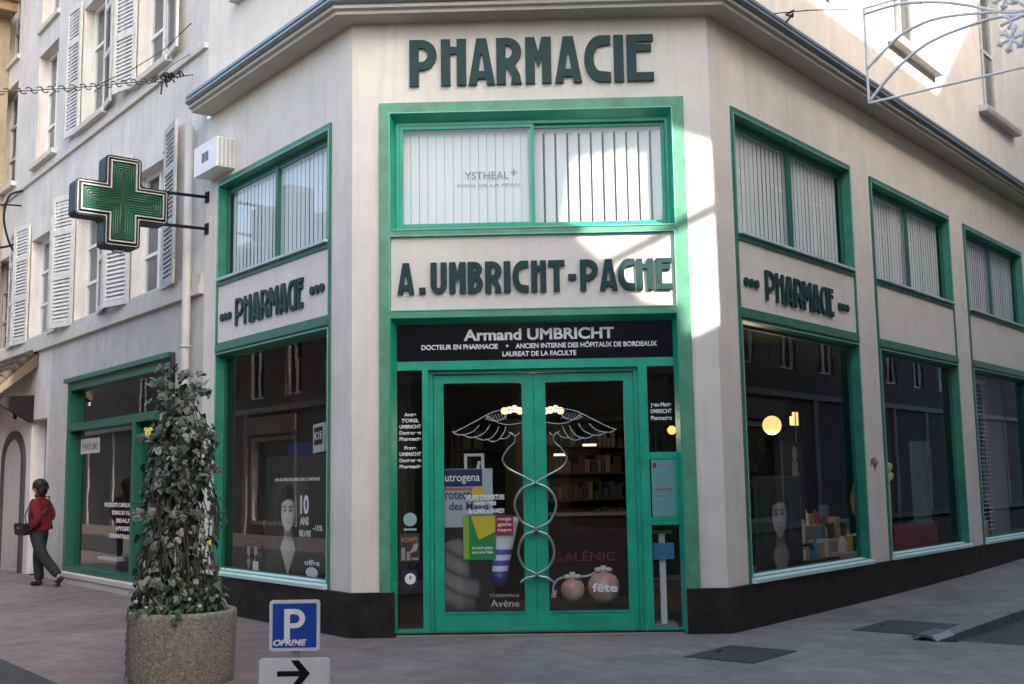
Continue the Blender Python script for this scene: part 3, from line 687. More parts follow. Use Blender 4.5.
# ventilation box
VB = thing('ventilation_box', 'white ribbed ventilation box above the cross sign arms', 'vent box', L(-3.25, 0, 5.43))
w = MB(); w.box(L, -3.61, -2.9, .001, .24, 5.435, 5.815); part('casing', w, M['white'], VB)
w = MB()
for i in range(4): w.box(L, -2.899, -2.882, .03+i*.055, .05+i*.055, 5.45, 5.80)
part('rib', w, mat('rib_grey', (.5, .5, .49), .5), VB)
w = MB(); w.box(L, -3.36, -3.27, .24, .243, 5.57, 5.69); w.box(L, -3.25, -3.16, .24, .243, 5.57, 5.69); part('slot', w, M['black'], VB)
# chain garland and thin wire
def chz(v): return 7.08 - .37*v + .025*v*v
w = MB()
for i in range(140):
    v = .35 + i*.065; c = L(-4.3, v, chz(v) + (.015 if i % 2 else -.015)); 
    d = (-nL*0 + nL).normalized(); s = .014 if i % 2 else -.014
    w.tube([c - nL*.04, c - nL*.015 + Vector((0,0,.022*(1 if i%2 else -1))), c + nL*.015 + Vector((0,0,.022*(1 if i%2 else -1))), c + nL*.04], .008, 5)
w.tube([L(-4.3, v*.1, chz(v*.1)) for v in range(0, 97, 4)], .007, 5)
random.seed(3)
for i in range(16):
    v = .12+random.random()*.38; a = random.random()*6.28; c = L(-4.3, v, chz(v)+random.uniform(-.06, .05))
    w.tube([c, c+Vector((math.cos(a)*.06, math.sin(a)*.05, .05)), c+Vector((math.cos(a)*.10, math.sin(a)*.09, -.02+random.uniform(-.05, .05)))], .014, 5)
w.tube([L(-4.3, .42, chz(.42)), L(-4.3, .44, chz(.42)-.22)], .012, 5)
solid('chain_garland', w, M['iron'], 'dark chain garland strung across the left street', 'garland', L(-4.3, 0, 7.08))
w = MB(); w.tube([L(-4.4, 0, 7.85), L(-4.38, .4, 7.35), L(-4.35, .8, 7.0), L(-4.31, 1.3, chz(1.3))], .007, 5); w.tube([L(-4.32, 0, 7.4), L(-4.3, .3, 7.15), L(-4.3, .5, chz(.5))], .005, 5)
solid('stay_wire', w, M['iron'], 'thin stay wire from the wall down to the chain garland', 'wire', L(-4.4, 0, 7.8))
# comet street decoration over the right street
SD = thing('comet_decoration', 'unlit comet shaped street decoration of thin white tubes over the right street', 'street decoration', (3.5, 0, 5.3))
SFm = Frame((3.5, 0, 0), nR, -dR)
w = MB(); P = [(0, 6.34), (0, 5.32), (2.7, 5.32), (2.7, 6.34), (0, 6.34)]
for a, b in zip(P[:-1], P[1:]): w.tube([SFm(*((a[0], 0, a[1]))), SFm(b[0], 0, b[1])], .013, 6)
part('frame', w, M['white'], SD)
w = MB()
for st in ([(.0, 5.33), (.286, 5.60), (.654, 5.80), (1.143, 5.87), (1.374, 5.86), (1.6, 5.80)], [(0, 5.69), (.2, 5.84), (.414, 5.97), (.768, 6.02), (1.332, 5.92), (1.6, 5.85)], [(0, 6.28), (.38, 6.28), (.777, 6.18), (1.06, 6.06), (1.373, 5.90), (1.6, 5.86)]):
    pts = [SFm(x, 0, z) for x, z in smoothp(st, 5)]; w.tube(pts, .016, 6)
part('tail', w, M['white'], SD, smooth=True)
w = MB(); random.seed(11)
for (x, z, r_) in ((1.62, 5.84, .30), (1.42, 5.62, .14), (1.40, 6.05, .13), (1.65, 5.55, .12)):
    for k in range(6):
        a = R(60*k+12); e = (x+r_*math.cos(a), z+r_*math.sin(a)); w.tube([SFm(x, .01, z), SFm(e[0], .01, e[1])], .018, 6)
        m = (x+r_*.6*math.cos(a), z+r_*.6*math.sin(a))
        for s in (-1, 1): w.tube([SFm(m[0], .01, m[1]), SFm(m[0]+r_*.32*math.cos(a+s*.8), .01, m[1]+r_*.32*math.sin(a+s*.8))], .014, 6)
part('star', w, M['white'], SD, smooth=True)
w = MB(); w.tube([SFm(0, 0, 6.34), SFm(-.6, 0, 6.5), SFm(-1.1, 0, 6.6)], .006, 5); w.tube([SFm(2.7, 0, 6.3), SFm(7.2, 0, 7.0)], .006, 5)
part('suspension_wire', w, M['iron'], SD)

# ================================================================== THINGS IN THE SHOP WINDOWS
def hook(fr, u, v): return fr(u, v, 0)
skin = mat('poster_skin', (.74, .70, .62), .5); blk = mat('poster_black', (.014, .014, .017), .4); gry = mat('poster_grey', (.28, .27, .26), .5); hairm = mat('poster_hair', (.005, .004, .004), .5); shade = mat('poster_midtone', (.36, .33, .29), .5)
def portrait(mb, fr, cu, cz, s, v, ms, mh, mf, shoulders=True):
    """simple printed portrait: hair, neck, face, features; flat layers 1 mm apart"""
    e = lambda x, z, rx, rz, vv, m: mb.prism(fr, arc(cu+x*s, cz+z*s, rx*s, rz*s, 0, 345, 23), v+vv, v+vv+.001, m)
    pg = lambda P, vv, m: mb.prism(fr, [(cu+x*s, cz+z*s) for x, z in P], v+vv, v+vv+.001, m)
    e(.04, .12, .74, .86, .0, mh); pg([(-.66,.1),(-.80,-.5),(-.72,-1.2),(-.3,-1.3),(.5,-1.3),(.86,-1.15),(.86,-.4),(.74,.1)], .0012, mh)
    pg([(-.24,-.42),(.26,-.42),(.28,-.95),(.46,-1.25),(.08,-1.95),(-.42,-1.3),(-.26,-.95)], .0026, ms)
    pg([(0.0,-.72),(.34,-.62),(.44,-.30),(.48,.05),(.44,.40),(.24,.60),(-.06,.64),(-.32,.52),(-.46,.26),(-.48,-.05),(-.42,-.36),(-.26,-.62)], .004, ms)
    pg([(-.5,.1),(-.46,.36),(-.2,.50),(.18,.60),(.50,.30),(.56,.05),(.62,.6),(.2,.95),(-.3,.9),(-.62,.5)], .0054, mh)
    pg([(.10,-.70),(.34,-.62),(.44,-.30),(.48,.05),(.44,.36),(.34,.38),(.37,.05),(.30,-.30),(.20,-.52)], .0047, 3); pg([(-.24,-.45),(.26,-.45),(.27,-.78),(.05,-.82),(-.25,-.70)], .0033, 3); pg([(-.42,-.20),(-.26,-.60),(-.17,-.66),(-.30,-.22)], .0047, 3)
    for sx in (-.21, .19):
        pg([(sx-.10,.03),(sx,.075),(sx+.10,.035),(sx,-.005)], .0054, mh); pg([(sx-.13,.16),(sx,.205),(sx+.13,.165),(sx,.175)], .0054, mh)
    pg([(-.17,-.40),(-.05,-.36),(.01,-.375),(.07,-.36),(.18,-.40),(.08,-.47),(-.06,-.47)], .0054, mf)
    pg([(-.06,-.19),(.0,-.16),(.07,-.19),(.0,-.215)], .0054, mf); pg([(.06,-.14),(.035,.1),(.075,-.1)], .0054, mf)
def printed(name, fr, u0, u1, z0, z1, v, fn, parent, nx=72, nz=100):
    g = MB(); du, dz = (u1-u0)/nx, (z1-z0)/nz
    for j in range(nz+1):
        for i in range(nx+1): g.v.append(fr(u0+du*i, v, z0+dz*j))
    for j in range(nz):
        for i in range(nx):
            k = j*(nx+1)+i; g.f.append([k, k+1, k+nx+2, k+nx+1]); g.m.append(0)
    o = part(name, g, PRINT, parent); ca = o.data.color_attributes.new('print', 'FLOAT_COLOR', 'POINT')
    for k in range(len(g.v)):
        c = fn((k % (nx+1))/nx, (k//(nx+1))/nz); ca.data[k].color = (*c, 1)
    return o
PRINT = bpy.data.materials.new('printed_paper'); PRINT.use_nodes = True; _b = PRINT.node_tree.nodes['Principled BSDF']; _b.inputs['Roughness'].default_value = .45
_a = nd(PRINT.node_tree, 'ShaderNodeVertexColor', layer_name='print'); PRINT.node_tree.links.new(_a.outputs[0], _b.inputs['Base Color'])
def sst(a, b, x):
    t = max(0, min(1, (x-a)/(b-a))); return t*t*(3-2*t)
def woman(x, y, warm=(1, .93, .84), seed=0.0, gain=1.0):
    """tone of a printed portrait at face coordinates x right, y up, face half width .42, half height .58"""
    # dark ground, jacket with a paler sheen on one shoulder
    val = .013+.085*math.exp(-((x-.1)**2/1.1+(y-.1)**2/1.3))
    sh = -.98-.30*abs(x)**1.5
    jk = sst(.03, -.03, y-sh); val = val*(1-jk)+(.012+.020*sst(.1, 1.0, -x))*jk
    # neck and open collar
    hw = .27 if y > -.80 else .27+.30*sst(-.80, -1.0, y)-.62*max(0, -1.0-y)
    nk = sst(.04, -.04, abs(x-.03)-hw)*sst(-.30, -.36, y)*sst(-1.95, -1.85, y)
    sk = .50-.22*x-.30*sst(-.95, -.60, y)
    val = val*(1-nk)+sk*.85*nk
    # hair falling behind the shoulders, lighter strands
    st_ = .5+.5*math.sin(x*26+math.sin(y*4+seed)*2.5); hair = .006+.050*st_*sst(1.0, .3, abs(x+.42)*2.2)
    hm = sst(1.04, .97, math.hypot(x/.66, (y-.16)/.70))
    if y < .2: hm = max(hm, sst(.05, -.05, abs(x+.02)-.66+.10*math.sin(y*2.6+seed))*sst(-1.5, -1.3, y)*(1 if abs(x-.03) > .30+.22*sst(-.7, -1.2, y) else 0))
    val = val*(1-hm)+hair*hm
    if abs(x-.03) < .27 and -.85 < y < -.36: val = sk*.8
    # face
    wj = .47*(1-.34*max(0, (-y-.05)/.6)**1.9); rf = math.hypot(x/max(.05, wj), y/.60)
    fm = sst(1.03, .94, rf)*sst(.03, -.05, y-(.40-.45*(x-.06)**2))*sst(-.47, -.40, x-.10*max(0, y))
    sk = .64-.27*sst(-.05, .5, x)-.12*rf**4+.08*math.exp(-((x+.22)**2+(y+.13)**2)/.015)+.05*math.exp(-((x-.20)**2+(y+.13)**2)/.012)
    for ex in (-.19, .185):
        d = math.hypot((x-ex)/.095, (y-.06-.10*abs(x-ex))/.040); sk -= .50*sst(1.15, .6, d)
        sk += .22*sst(.6, .2, math.hypot((x-ex+.055)/.05, (y-.06)/.03))
        bw = abs(y-(.185-.8*(x-ex)**2)); sk -= .42*sst(.032, .012, bw)*sst(.16, .11, abs(x-ex)); sk -= .10*sst(1.6, .9, math.hypot((x-ex)/.13, (y-.10)/.08))
    sk -= .13*math.exp(-((x-.08)**2/.0014+(y+.02)**2/.02)); sk += .06*math.exp(-((x-.01)**2/.0008+(y+.02)**2/.02))
    for nx_ in (-.055, .065): sk -= .30*sst(1.2, .5, math.hypot((x-nx_)/.035, (y+.165)/.02))
    ly = y+.325-.55*x*x
    sk -= .30*sst(1.15, .75, math.hypot(x/.185, ly/.060)); sk += .42*sst(1.0, .6, math.hypot(x/.135, (ly-.004)/.020))
    sk -= .08*math.exp(-((abs(x)-.23)**2/.0009+(y+.27)**2/.01)); sk -= .12*math.exp(-((x)**2/.02+(y+.43)**2/.0006))
    val = val*(1-fm)+max(.02, sk)*fm
    return tuple(max(.004, val*gain*w_) for w_ in warm)
AD = thing('portrait_poster', 'black advertising poster with a smiling dark haired woman and white figures', 'poster', L(-1.85, -.5, .45))
g = MB(); g.box(L, -2.55, -1.05, -.33, -.30, .46, 1.84); part('board', g, blk, AD)
printed('portrait', L, -2.50, -1.40, .47, 1.60, -.2975, lambda a, b: woman((a*1.10-2.50+1.97)/.37, (b*1.13+.47-1.19)/.37), AD)
g = MB(); g.text(L, '10', -1.66, -1.46, 1.19, .20, -.296, .001, .03); g.text(L, 'ANS', -1.66, -1.46, 1.06, .085, -.296, .001, .03); g.text(L, 'MISE A PRIX', -1.68, -1.4, .93, .07, -.296, .001, .02); g.text(L, 'UN AUTRE REGARD SUR LE MONDE', -2.3, -1.2, 1.55, .035, -.296, .001, .02)
g.text(L, '-15%', -1.36, -1.14, 1.0, .06, -.296, .001, .02); g.text(L, 'offre', -1.55, -1.2, .62, .06, -.296, .001, .02); g.prism(L, arc(-1.38, .54, .14, .06, 0, 340, 15), -.297, -.296)
part('lettering', g, M['text'], AD)
g = MB(); g.box(L, -2.62, -1.95, -.70, -.62, 1.2, 2.0); solid('display_card', g, mat('navy_card', (.012, .02, .10), .5), 'dark blue display card standing behind the portrait poster', 'display card', L(-2.3, -.66, 1.2))
CT = thing('product_carton', 'tilted white and black product carton on top of the portrait poster', 'carton', L(-1.5, -.5, 1.87))
g = MB(); fr = Frame(L(-1.62, -.55, 1.90), (dL + Vector((0,0,.08))).normalized(), nL); g.box(fr, -.13, .13, -.05, .05, -.03, .30); part('box', g, M['offwhite'], CT)
g = MB(); g.box(fr, -.10, .10, .051, .054, .06, .26); part('label', g, blk, CT); g = MB(); g.text(fr, 'K15', -.085, .085, .12, .09, .056, .001, .02); part('lettering', g, M['text'], CT)
g = MB(); g.box(L, -1.34, -1.06, -.62, -.52, 1.875, 2.35); 
for i in range(5): g.box(L, -1.31+i*.05, -1.29+i*.05, -.519, -.516, 1.9, 2.3, 1)
solid('striped_carton', g, [M['offwhite'], M['green_dark']], 'tall pale carton with dark stripes at the right of the left window', 'carton', L(-1.2, -.57, 1.875))
g = MB(); g.lathe(L(-3.02, -.75, .44), [(.001,0),(.17,0),(.17,.42),(.21,.46),(.24,.62),(.05,.72),(.001,.72)], 18); solid('gold_urn', g, mat('gold', (.50, .34, .06), .3, metal=.7), 'gold urn shaped display stand in the left shop window', 'urn', L(-3.02, -.75, .44), smooth=True)
g = MB(); g.box(L, -3.1, -2.55, -.95, -.85, 1.1, 1.35); g.box(L, -2.9, -2.84, -.92, -.88, .44, 1.1); g.box(L, -3.0, -2.7, -.98, -.82, .44, .46)
solid('grey_showcard', g, gry, 'grey showcard on a stalk behind the gold urn', 'showcard', L(-2.87, -.9, .44))
TC = thing('twin_portrait_card', 'small black card with two tiny portraits in front of the gold urn', 'showcard', L(-3.08, -.4, .44))
g = MB(); g.box(L, -3.30, -2.92, -.42, -.40, .445, .86); part('card', g, blk, TC); printed('portrait', L, -3.29, -3.12, .46, .84, -.398, lambda a, b: woman((a-.5)*1.6, (b-.66)*3.0), TC, 24, 40); printed('portrait', L, -3.10, -2.93, .46, .84, -.398, lambda a, b: woman((.5-a)*1.6, (b-.66)*3.0), TC, 24, 40)
g = MB(); g.lathe(L(-2.78, -.36, .44), [(.001,0),(.07,0),(.07,.22),(.03,.27),(.03,.36),(.001,.36)], 14); g.box(L, -2.85, -2.71, -.292, -.285, .5, .6, 1); solid('dark_bottle', g, [blk, M['text']], 'dark bottle with white label beside the portrait poster', 'bottle', L(-2.78, -.36, .44))
# entrance: posters behind the left door glass
PF = lambda: F
HC = thing('hand_cream_poster', 'tall hand cream poster behind the left door glass', 'poster', (-.55, .24, .2))
v = -.245
g = MB(); g.box(F, -.95, -.455, v-.012, v-.004, .2, 1.64); part('sheet', g, mat('poster_base', (.36, .40, .44), .4), HC)
g = MB(); g.box(F, -.95, -.56, v-.003, v-.002, 1.46, 1.635); part('banner', g, mat('banner_navy', (.012, .02, .085), .4), HC)
g = MB(); g.text(F, 'utrogena', -.94, -.585, 1.515, .085, v-.001, .001, .005); part('lettering', g, M['text'], HC)
g = MB(); g.text(F, 'rotection', -.94, -.56, 1.335, .10, v-.002, .001, .02); g.text(F, 'des Mains', -.90, -.50, 1.225, .08, v-.002, .001, .02); part('print', g, mat('print_navy', (.03, .06, .16), .5), HC)
g = MB(); g.box(F, -.95, -.60, v-.003, v-.002, 1.42, 1.45); g.prism(F, arc(-.61, 1.40, .065, .06, 0, 330, 11), v-.002, v-.001, 1); part('badge', g, [mat('badge_red', (.35, .10, .09), .5), mat('badge_yellow', (.55, .42, .03), .5)], HC)
def hand_tone(a, b):
    x, y = a, b                       # curled fingers, one over the other
    f = y*4.6-.9*(x-.55)**2*1.6+.35*x; k = math.floor(f); t = f-k
    cyl = math.sqrt(max(0, 1-(2*t-1)**2)); tip = .62+.12*math.sin(k*2.4); m_ = sst(tip+.05, tip-.06, x)
    val = .012+.20*cyl*m_*(1-.55*x)*sst(-.05, .25, y)*(1-.35*y)
    val += .05*m_*cyl*math.exp(-((x-.30)**2)/.006)
    if y > .86-.5*(x-.3)**2: val = .012 if x < .72 else .02
    return (val, val*.96, val*.93)
printed('hand_print', F, -.949, -.457, .205, 1.05, v-.002, hand_tone, HC, 50, 84)
TB = thing('tube_print', 'white cream tube cut out with blue cap in the left door', 'display tube', (-.36, .235, .5))
g = MB(); fr = Frame((-.37, .228, .48), (1, 0, .12), (0, -1, 0))
g.lathe(Vector((-.40, .30, .46)), [(.001, 0), (.085, 0), (.09, .14), (.001, .141)], 16, 0); part('cap', g, mat('cap_navy', (.02, .03, .16), .4), TB, smooth=True)
g = MB(); k = 10
for i in range(k+1):
    f = i/k; rx, ry = .09+.075*f, .09*(1-f)+.008*f
    g.v += [Vector((-.40+.05*f+rx*math.cos(a*math.pi/8), .30+ry*math.sin(a*math.pi/8), .605+.54*f)) for a in range(16)]
for i in range(k):
    for a in range(16): g.f.append([i*16+a, i*16+(a+1)%16, (i+1)*16+(a+1)%16, (i+1)*16+a]); g.m.append(1 if i in (1, 3) else 0)
g.f.append([k*16+a for a in range(16)]); g.m.append(0)
part('tube', g, [mat('tube_white', (.55, .58, .62), .4), mat('tube_band', (.05, .08, .3), .4)], TB, smooth=True)
GP = thing('vaccine_leaflet', 'green and yellow leaflet stuck on the left door glass', 'leaflet', (-.6, .21, .7))
v = -.232
g = MB(); g.box(F, -.76, -.43, v-.006, v-.003, .72, 1.17); part('sheet', g, mat('leaf_green', (.01, .24, .06), .5), GP)
g = MB(); g.prism(F, [(-.68, 1.16), (-.435, 1.165), (-.435, 1.0), (-.60, .92)], v-.002, v-.001); part('yellow_flash', g, mat('leaf_yellow', (.60, .48, .015), .5), GP)
g = MB(); g.box(F, -.757, -.70, v-.002, v-.001, .73, 1.165); part('side_strip', g, mat('leaf_lime', (.22, .42, .03), .5), GP)
g = MB(); g.text(F, 'Le vaccin grippe', -.67, -.46, .83, .03, v-.001, .001, .02); g.text(F, 'avec carte Vitale', -.67, -.46, .785, .03, v-.001, .001, .02); part('lettering', g, M['text'], GP)
RP = thing('red_leaflet', 'small red leaflet with white words beside the green leaflet', 'leaflet', (-.34, .22, .9))
g = MB(); g.box(F, -.425, -.25, v-.006, v-.003, .975, 1.165); part('sheet', g, mat('leaf_red', (.36, .012, .05), .5), RP); g = MB()
for i, t in enumerate(['rouge', 'gele', 'cape']): g.text(F, t, -.41, -.27, 1.115-i*.055, .032, v-.001, .001, .02)
part('lettering', g, M['text'], RP)
PW = thing('photo_frame', 'white metal frame standing behind the hand cream poster', 'frame', (-.66, .5, 1.6))
g = MB(); g.frame(F, -.76, -.55, 1.45, 1.80, .03, -.52, -.50); g.tube([F(-.65, -.51, 1.5), F(-.6, -.51, 1.72)], .02, 6); g.box(F, -.67, -.64, -.52, -.5, .03, 1.45); g.box(F, -.8, -.5, -.62, -.4, .03, .05); part('rim', g, M['offwhite'], PW)
# christmas baubles behind the right door
def bauble(u, z, r_, label, fete):
    B = thing('christmas_bauble', label, 'bauble', F(u, -.36, z-r_), 'large baubles low in the right door')
    g = MB(); g.ball(F(u, -.36, z), r_, 20); part('ball', g, mat('bauble_pink', (.42, .15, .12), .3, c2=(.55, .44, .36), vscale=5), B, smooth=True)
    g = MB(); g.lathe(F(u, -.36, z+r_*.93), [(.001,.06),(.03,.06),(.035,0)], 12)
    for s in (-1, 1): g.ball(F(u+s*.05, -.33, z+r_*1.05), .045, 10, sz=.6)
    part('bow', g, mat('bow_silver', (.5, .5, .48), .4), B, smooth=True)
    if fete:
        g = MB(); g.text(F, 'fête', u-.12, u+.13, z-.03, .085, -.36+r_+.004, .002, .02); part('lettering', g, M['text'], B)
    return B
bauble(.34, .40, .125, 'smaller pink and silver bauble, left of the one with white words', False)
bauble(.655, .425, .165, 'largest pink bauble marked with a white word', True)
g = MB(); g.tube([F(x, -.34, z) for x, z in smoothp([(.14, .36), (.15, .46), (.22, .52), (.34, .53), (.5, .54), (.62, .60)], 5)], .011, 6); g.prism(F, [(.12, .33), (.17, .33), (.18, .40), (.13, .40)], -.345, -.335)
solid('bauble_ribbon', g, mat('ribbon', (.48, .48, .46), .5), 'pale ribbon draped over the two baubles', 'ribbon', F(.3, -.34, .33))
g = MB(); g.box(F, .1, .94, -.6, -.24, .035, .235); solid('bauble_plinth', g, blk, 'low black plinth under the two baubles inside the door', 'plinth', F(.5, -.4, .03))
# sidelight stickers, notice case, weighing scale
v = -.118
ST = thing('round_sticker', 'pale teal round sticker on the left sidelight', 'sticker', F(-1.285, v, 1.1))
g = MB(); g.prism(F, arc(-1.285, 1.14, .068, .068, 0, 345, 23), v, v+.002); g.box(F, -1.35, -1.22, v, v+.002, 1.03, 1.05); part('disc', g, mat('sticker_teal', (.28, .45, .45), .5), ST)
ST = thing('orange_sticker', 'dark sticker with orange heading and a pink figure on the left sidelight', 'sticker', F(-1.285, v, .7))
g = MB(); g.box(F, -1.39, -1.19, v, v+.002, .72, 1.0); part('sheet', g, mat('sticker_dark', (.035, .035, .04), .5), ST)
g = MB(); g.text(F, 'ROMPS', -1.375, -1.205, .915, .05, v+.003, .001, .02); part('heading', g, mat('orange_print', (.45, .16, .06), .5), ST)
g = MB(); g.prism(F, [(-1.30, .80), (-1.22, .83), (-1.20, .90), (-1.25, .90), (-1.26, .86)], v+.003, v+.004, 1); g.box(F, -1.375, -1.335, v+.003, v+.004, .735, .86, 0); g.box(F, -1.32, -1.285, v+.003, v+.004, .735, .82, 0); g.box(F, -1.27, -1.20, v+.003, v+.004, .74, .76, 0)
part('figure', g, [gry, mat('pink_print', (.45, .25, .24), .5)], ST)
ST = thing('white_dot_sticker', 'navy square sticker with a white dot low on the left sidelight', 'sticker', F(-1.285, v, .45))
g = MB(); g.box(F, -1.37, -1.21, v, v+.002, .46, .64); part('sheet', g, mat('sticker_navy', (.012, .02, .05), .5), ST)
g = MB(); g.prism(F, arc(-1.285, .553, .055, .055, 0, 345, 23), v+.0025, v+.0035); g.prism(F, arc(-1.285, .565, .014, .02, 0, 345, 11), v+.004, v+.005, 1); part('dot', g, [M['text'], gry], ST)
NC = thing('notice_case', 'pale teal notice case with a red square on the right of the entrance', 'notice case', F(1.26, -.1, 1.13))
g = MB(); g.box(F, 1.15, 1.384, -.14, -.105, 1.133, 1.70); part('sheet', g, mat('notice_teal', (.15, .34, .33), .35), NC)
g = MB(); g.box(F, 1.165, 1.20, -.104, -.102, 1.62, 1.665, 0); g.box(F, 1.215, 1.36, -.104, -.102, 1.64, 1.655, 1); g.box(F, 1.17, 1.37, -.104, -.102, 1.385, 1.42, 1); g.box(F, 1.2, 1.34, -.104, -.102, 1.335, 1.35, 1); part('print', g, [mat('notice_red', (.28, .03, .03), .5), gry], NC)
g = MB(); g.text(F, 'PHARMACIE DE GARDE', 1.18, 1.36, 1.393, .018, -.1015, .001, .01); part('lettering', g, mat('notice_ink', (.03, .04, .04), .6), NC)
WS = thing('coin_scale', 'white column weighing scale with blue head behind the right sidelight', 'scale', F(1.25, -.3, .03))
g = MB(); g.box(F, 1.225, 1.285, -.36, -.30, .05, .95); part('column', g, M['white'], WS)
g = MB(); g.box(F, 1.16, 1.37, -.38, -.26, .70, .86); part('head', g, mat('scale_blue', (.06, .22, .48), .4, vary=.3, vscale=20), WS)
g = MB(); g.box(F, 1.16, 1.36, -.32, -.30, .955, .985); part('bar', g, mat('scale_green', (.10, .32, .03), .5), WS)
g = MB(); g.box(F, 1.13, 1.38, -.55, -.22, .03, .06); part('base', g, gry, WS)
# right windows: posters and displays
FP = thing('tall_portrait_poster', 'tall faded poster of a pale woman in the first right window', 'poster', RW(1.9, -.45, .44))
g = MB(); g.box(RW, 1.40, 2.50, -.42, -.38, .445, 1.52); part('board', g, mat('poster_brown', (.045, .04, .036), .4), FP)
printed('portrait', RW, 1.42, 2.48, .46, 1.50, -.378, lambda a, b: woman((a*1.06+1.42-1.93)/.40, (b*1.04+.46-1.06)/.40, (.9, .86, .8), 2.0, .50), FP)
HP = thing('hanging_banner', 'dark hanging banner with a pale figure in the first right window', 'banner', RW(3.4, -.9, 2.4))
g = MB(); g.box(RW, 3.1, 3.75, -.93, -.91, .9, 1.96); part('cloth', g, mat('banner_dark', (.02, .02, .024), .6), HP)
g = MB(); g.prism(RW, arc(3.5, 1.80, .07, .10, 0, 340, 15), -.909, -.905); g.prism(RW, [(3.42, 1.7), (3.58, 1.7), (3.62, 1.15), (3.5, 1.0), (3.4, 1.2)], -.909, -.905); part('figure', g, mat('pale_figure', (.30, .30, .30), .5), HP)
g = MB(); g.tube([RW(3.6, -.92, 1.96), RW(3.6, -.92, 3.18)], .006, 5); part('cord', g, M['iron'], HP)
MQ = thing('dress_stand', 'pale draped dress stand in the second right window', 'dress stand', RW(5.8, -.9, .44))
g = MB(); g.lathe(RW(5.8, -.9, .44), [(.001, 0), (.25, 0), (.25, .03), (.03, .05), (.03, .5), (.24, .52), (.26, .75), (.14, 1.15), (.2, 1.45), (.17, 1.65), (.05, 1.75), (.05, 1.85), (.001, 1.85)], 20, sx=1, sy=.75); part('drape', g, mat('pale_drape', (.30, .27, .24), .8, vary=.3), MQ, smooth=True)
g = MB()
for i in range(9): a = i*.7; g.ball(RW(5.55+.11*math.cos(a)*.8, -.5, 1.5+.14*math.sin(a*1.7)), .055, 8)
g.box(RW, 5.53, 5.57, -.52, -.48, .44, 1.5)
solid('gold_flower_spray', g, mat('gilt', (.60, .52, .25), .4), 'pale gold flower spray at the left of the second right window', 'flower spray', RW(5.55, -.5, .44), smooth=True)
g = MB(); g.box(RW, 5.6, 7.0, -.75, -.35, .44, .80); solid('red_chest', g, mat('red_chest', (.16, .015, .02), .5), 'low dark red chest under the dress stand', 'chest', RW(6.3, -.55, .44))
g = MB(); g.box(RW, 6.45, 7.1, -.5, -.46, .81, 2.0); g.box(RW, 6.45, 7.1, -.6, -.42, .801, .83); solid('teal_screen', g, mat('teal_screen', (.08, .13, .14), .5), 'pale teal folding screen at the right of the second right window', 'screen', RW(6.8, -.5, .8))
GB = thing('letter_banner', 'dark banner with a white letter in the second right window', 'banner', RW(6.4, -1.1, 2.3))
g = MB(); g.box(RW, 6.1, 6.75, -1.12, -1.1, 1.2, 2.5); part('cloth', g, mat('banner_black', (.02, .018, .018), .6), GB); g = MB(); g.text(RW, 'G', 6.35, 6.5, 2.0, .17, -1.098, .001, .01); part('lettering', g, gry, GB)
VBn = MB()
for i in range(34): VBn.box(RW, 8.1, 9.6, -.36, -.30, .6+i*.07, .606+i*.07)
VBn.tube([RW(8.2, -.33, .5), RW(8.2, -.33, 3.05)], .006, 4); VBn.tube([RW(9.5, -.33, .5), RW(9.5, -.33, 3.05)], .006, 4); VBn.box(RW, 8.1, 9.6, -.37, -.29, 3.0, 3.06)
solid('venetian_blind', VBn, M['white'], 'pale venetian blind in the third right window', 'blind', RW(8.85, -.33, .5))
g = MB(); g.box(RW, 10.0, 11.0, -.5, -.46, .44, 3.1); solid('grey_divider', g, mat('grey_divider', (.20, .23, .26), .6), 'smooth grey divider panel at the right of the third right window', 'panel', RW(10.5, -.48, .44))
random.seed(31)
def goods(name_label, fr, u0, u1, v, zz, n, tint):
    S = thing('stepped_display', name_label, 'display', fr((u0+u1)/2, v, .44), 'stepped displays in the shop windows')
    g = MB()
    for i, z in enumerate(zz): g.box(fr, u0, u1, v-.3*(i+1)+.02, v-.3*i, .44, z)
    part('steps', g, gry if tint else blk, S); g = MB()
    for i, z in enumerate(zz):
        u = u0+.05
        while u < u1-.16:
            wd = random.uniform(.06, .14); h = random.uniform(.10, .30)
            if random.random() < .3: g.lathe(fr(u+wd/2, v-.3*i-.14, z), [(.001, 0), (wd/2, 0), (wd/2, h*.7), (wd*.2, h*.8), (wd*.2, h), (.001, h)], 10, random.randrange(5))
            else: g.box(fr, u, u+wd, v-.3*i-.22, v-.3*i-.1, z+.001, z+h, random.randrange(5))
            u += wd+random.uniform(.02, .10)
    part('goods', g, [mat('goods_white', (.48, .47, .44), .5), mat('goods_gold', (.34, .24, .08), .4), mat('goods_red', (.22, .04, .04), .5), mat('goods_blue', (.06, .12, .25), .5), mat('goods_dark', (.03, .03, .035), .4)], S)
goods('stepped display of small goods right of the tall portrait poster', RW, 2.55, 3.40, -.32, [.52, .68, .86], 8, 0)
goods('stepped display of small goods in the second right window', RW, 4.35, 5.45, -.6, [.50, .66, .84], 8, 1)
goods('stepped display of small goods in front of the venetian blind', RW, 8.0, 9.4, -.40+.2, [.50], 6, 0)
goods('stepped display of small goods left of the portrait poster', L, -3.28, -2.62, -.55, [.47, .78, 1.02], 8, 0)
goods('stepped display of goods low in the green window of the shuttered house', L, -7.9, -6.4, -.45, [.48, .62, .85], 8, 1)
RDR = thing('red_drape', 'dark red drape hanging behind the tall portrait poster', 'drape', RW(2.4, -1.3, 1.9))
g = MB(); k0 = [(1.9+.025*i, -1.3+.03*math.sin(i*1.3)) for i in range(40)]
for (a, va), (b, vb) in zip(k0[:-1], k0[1:]): g.face([RW(a, va, 1.2), RW(b, vb, 1.2), RW(b, vb, 2.0), RW(a, va, 2.0)])
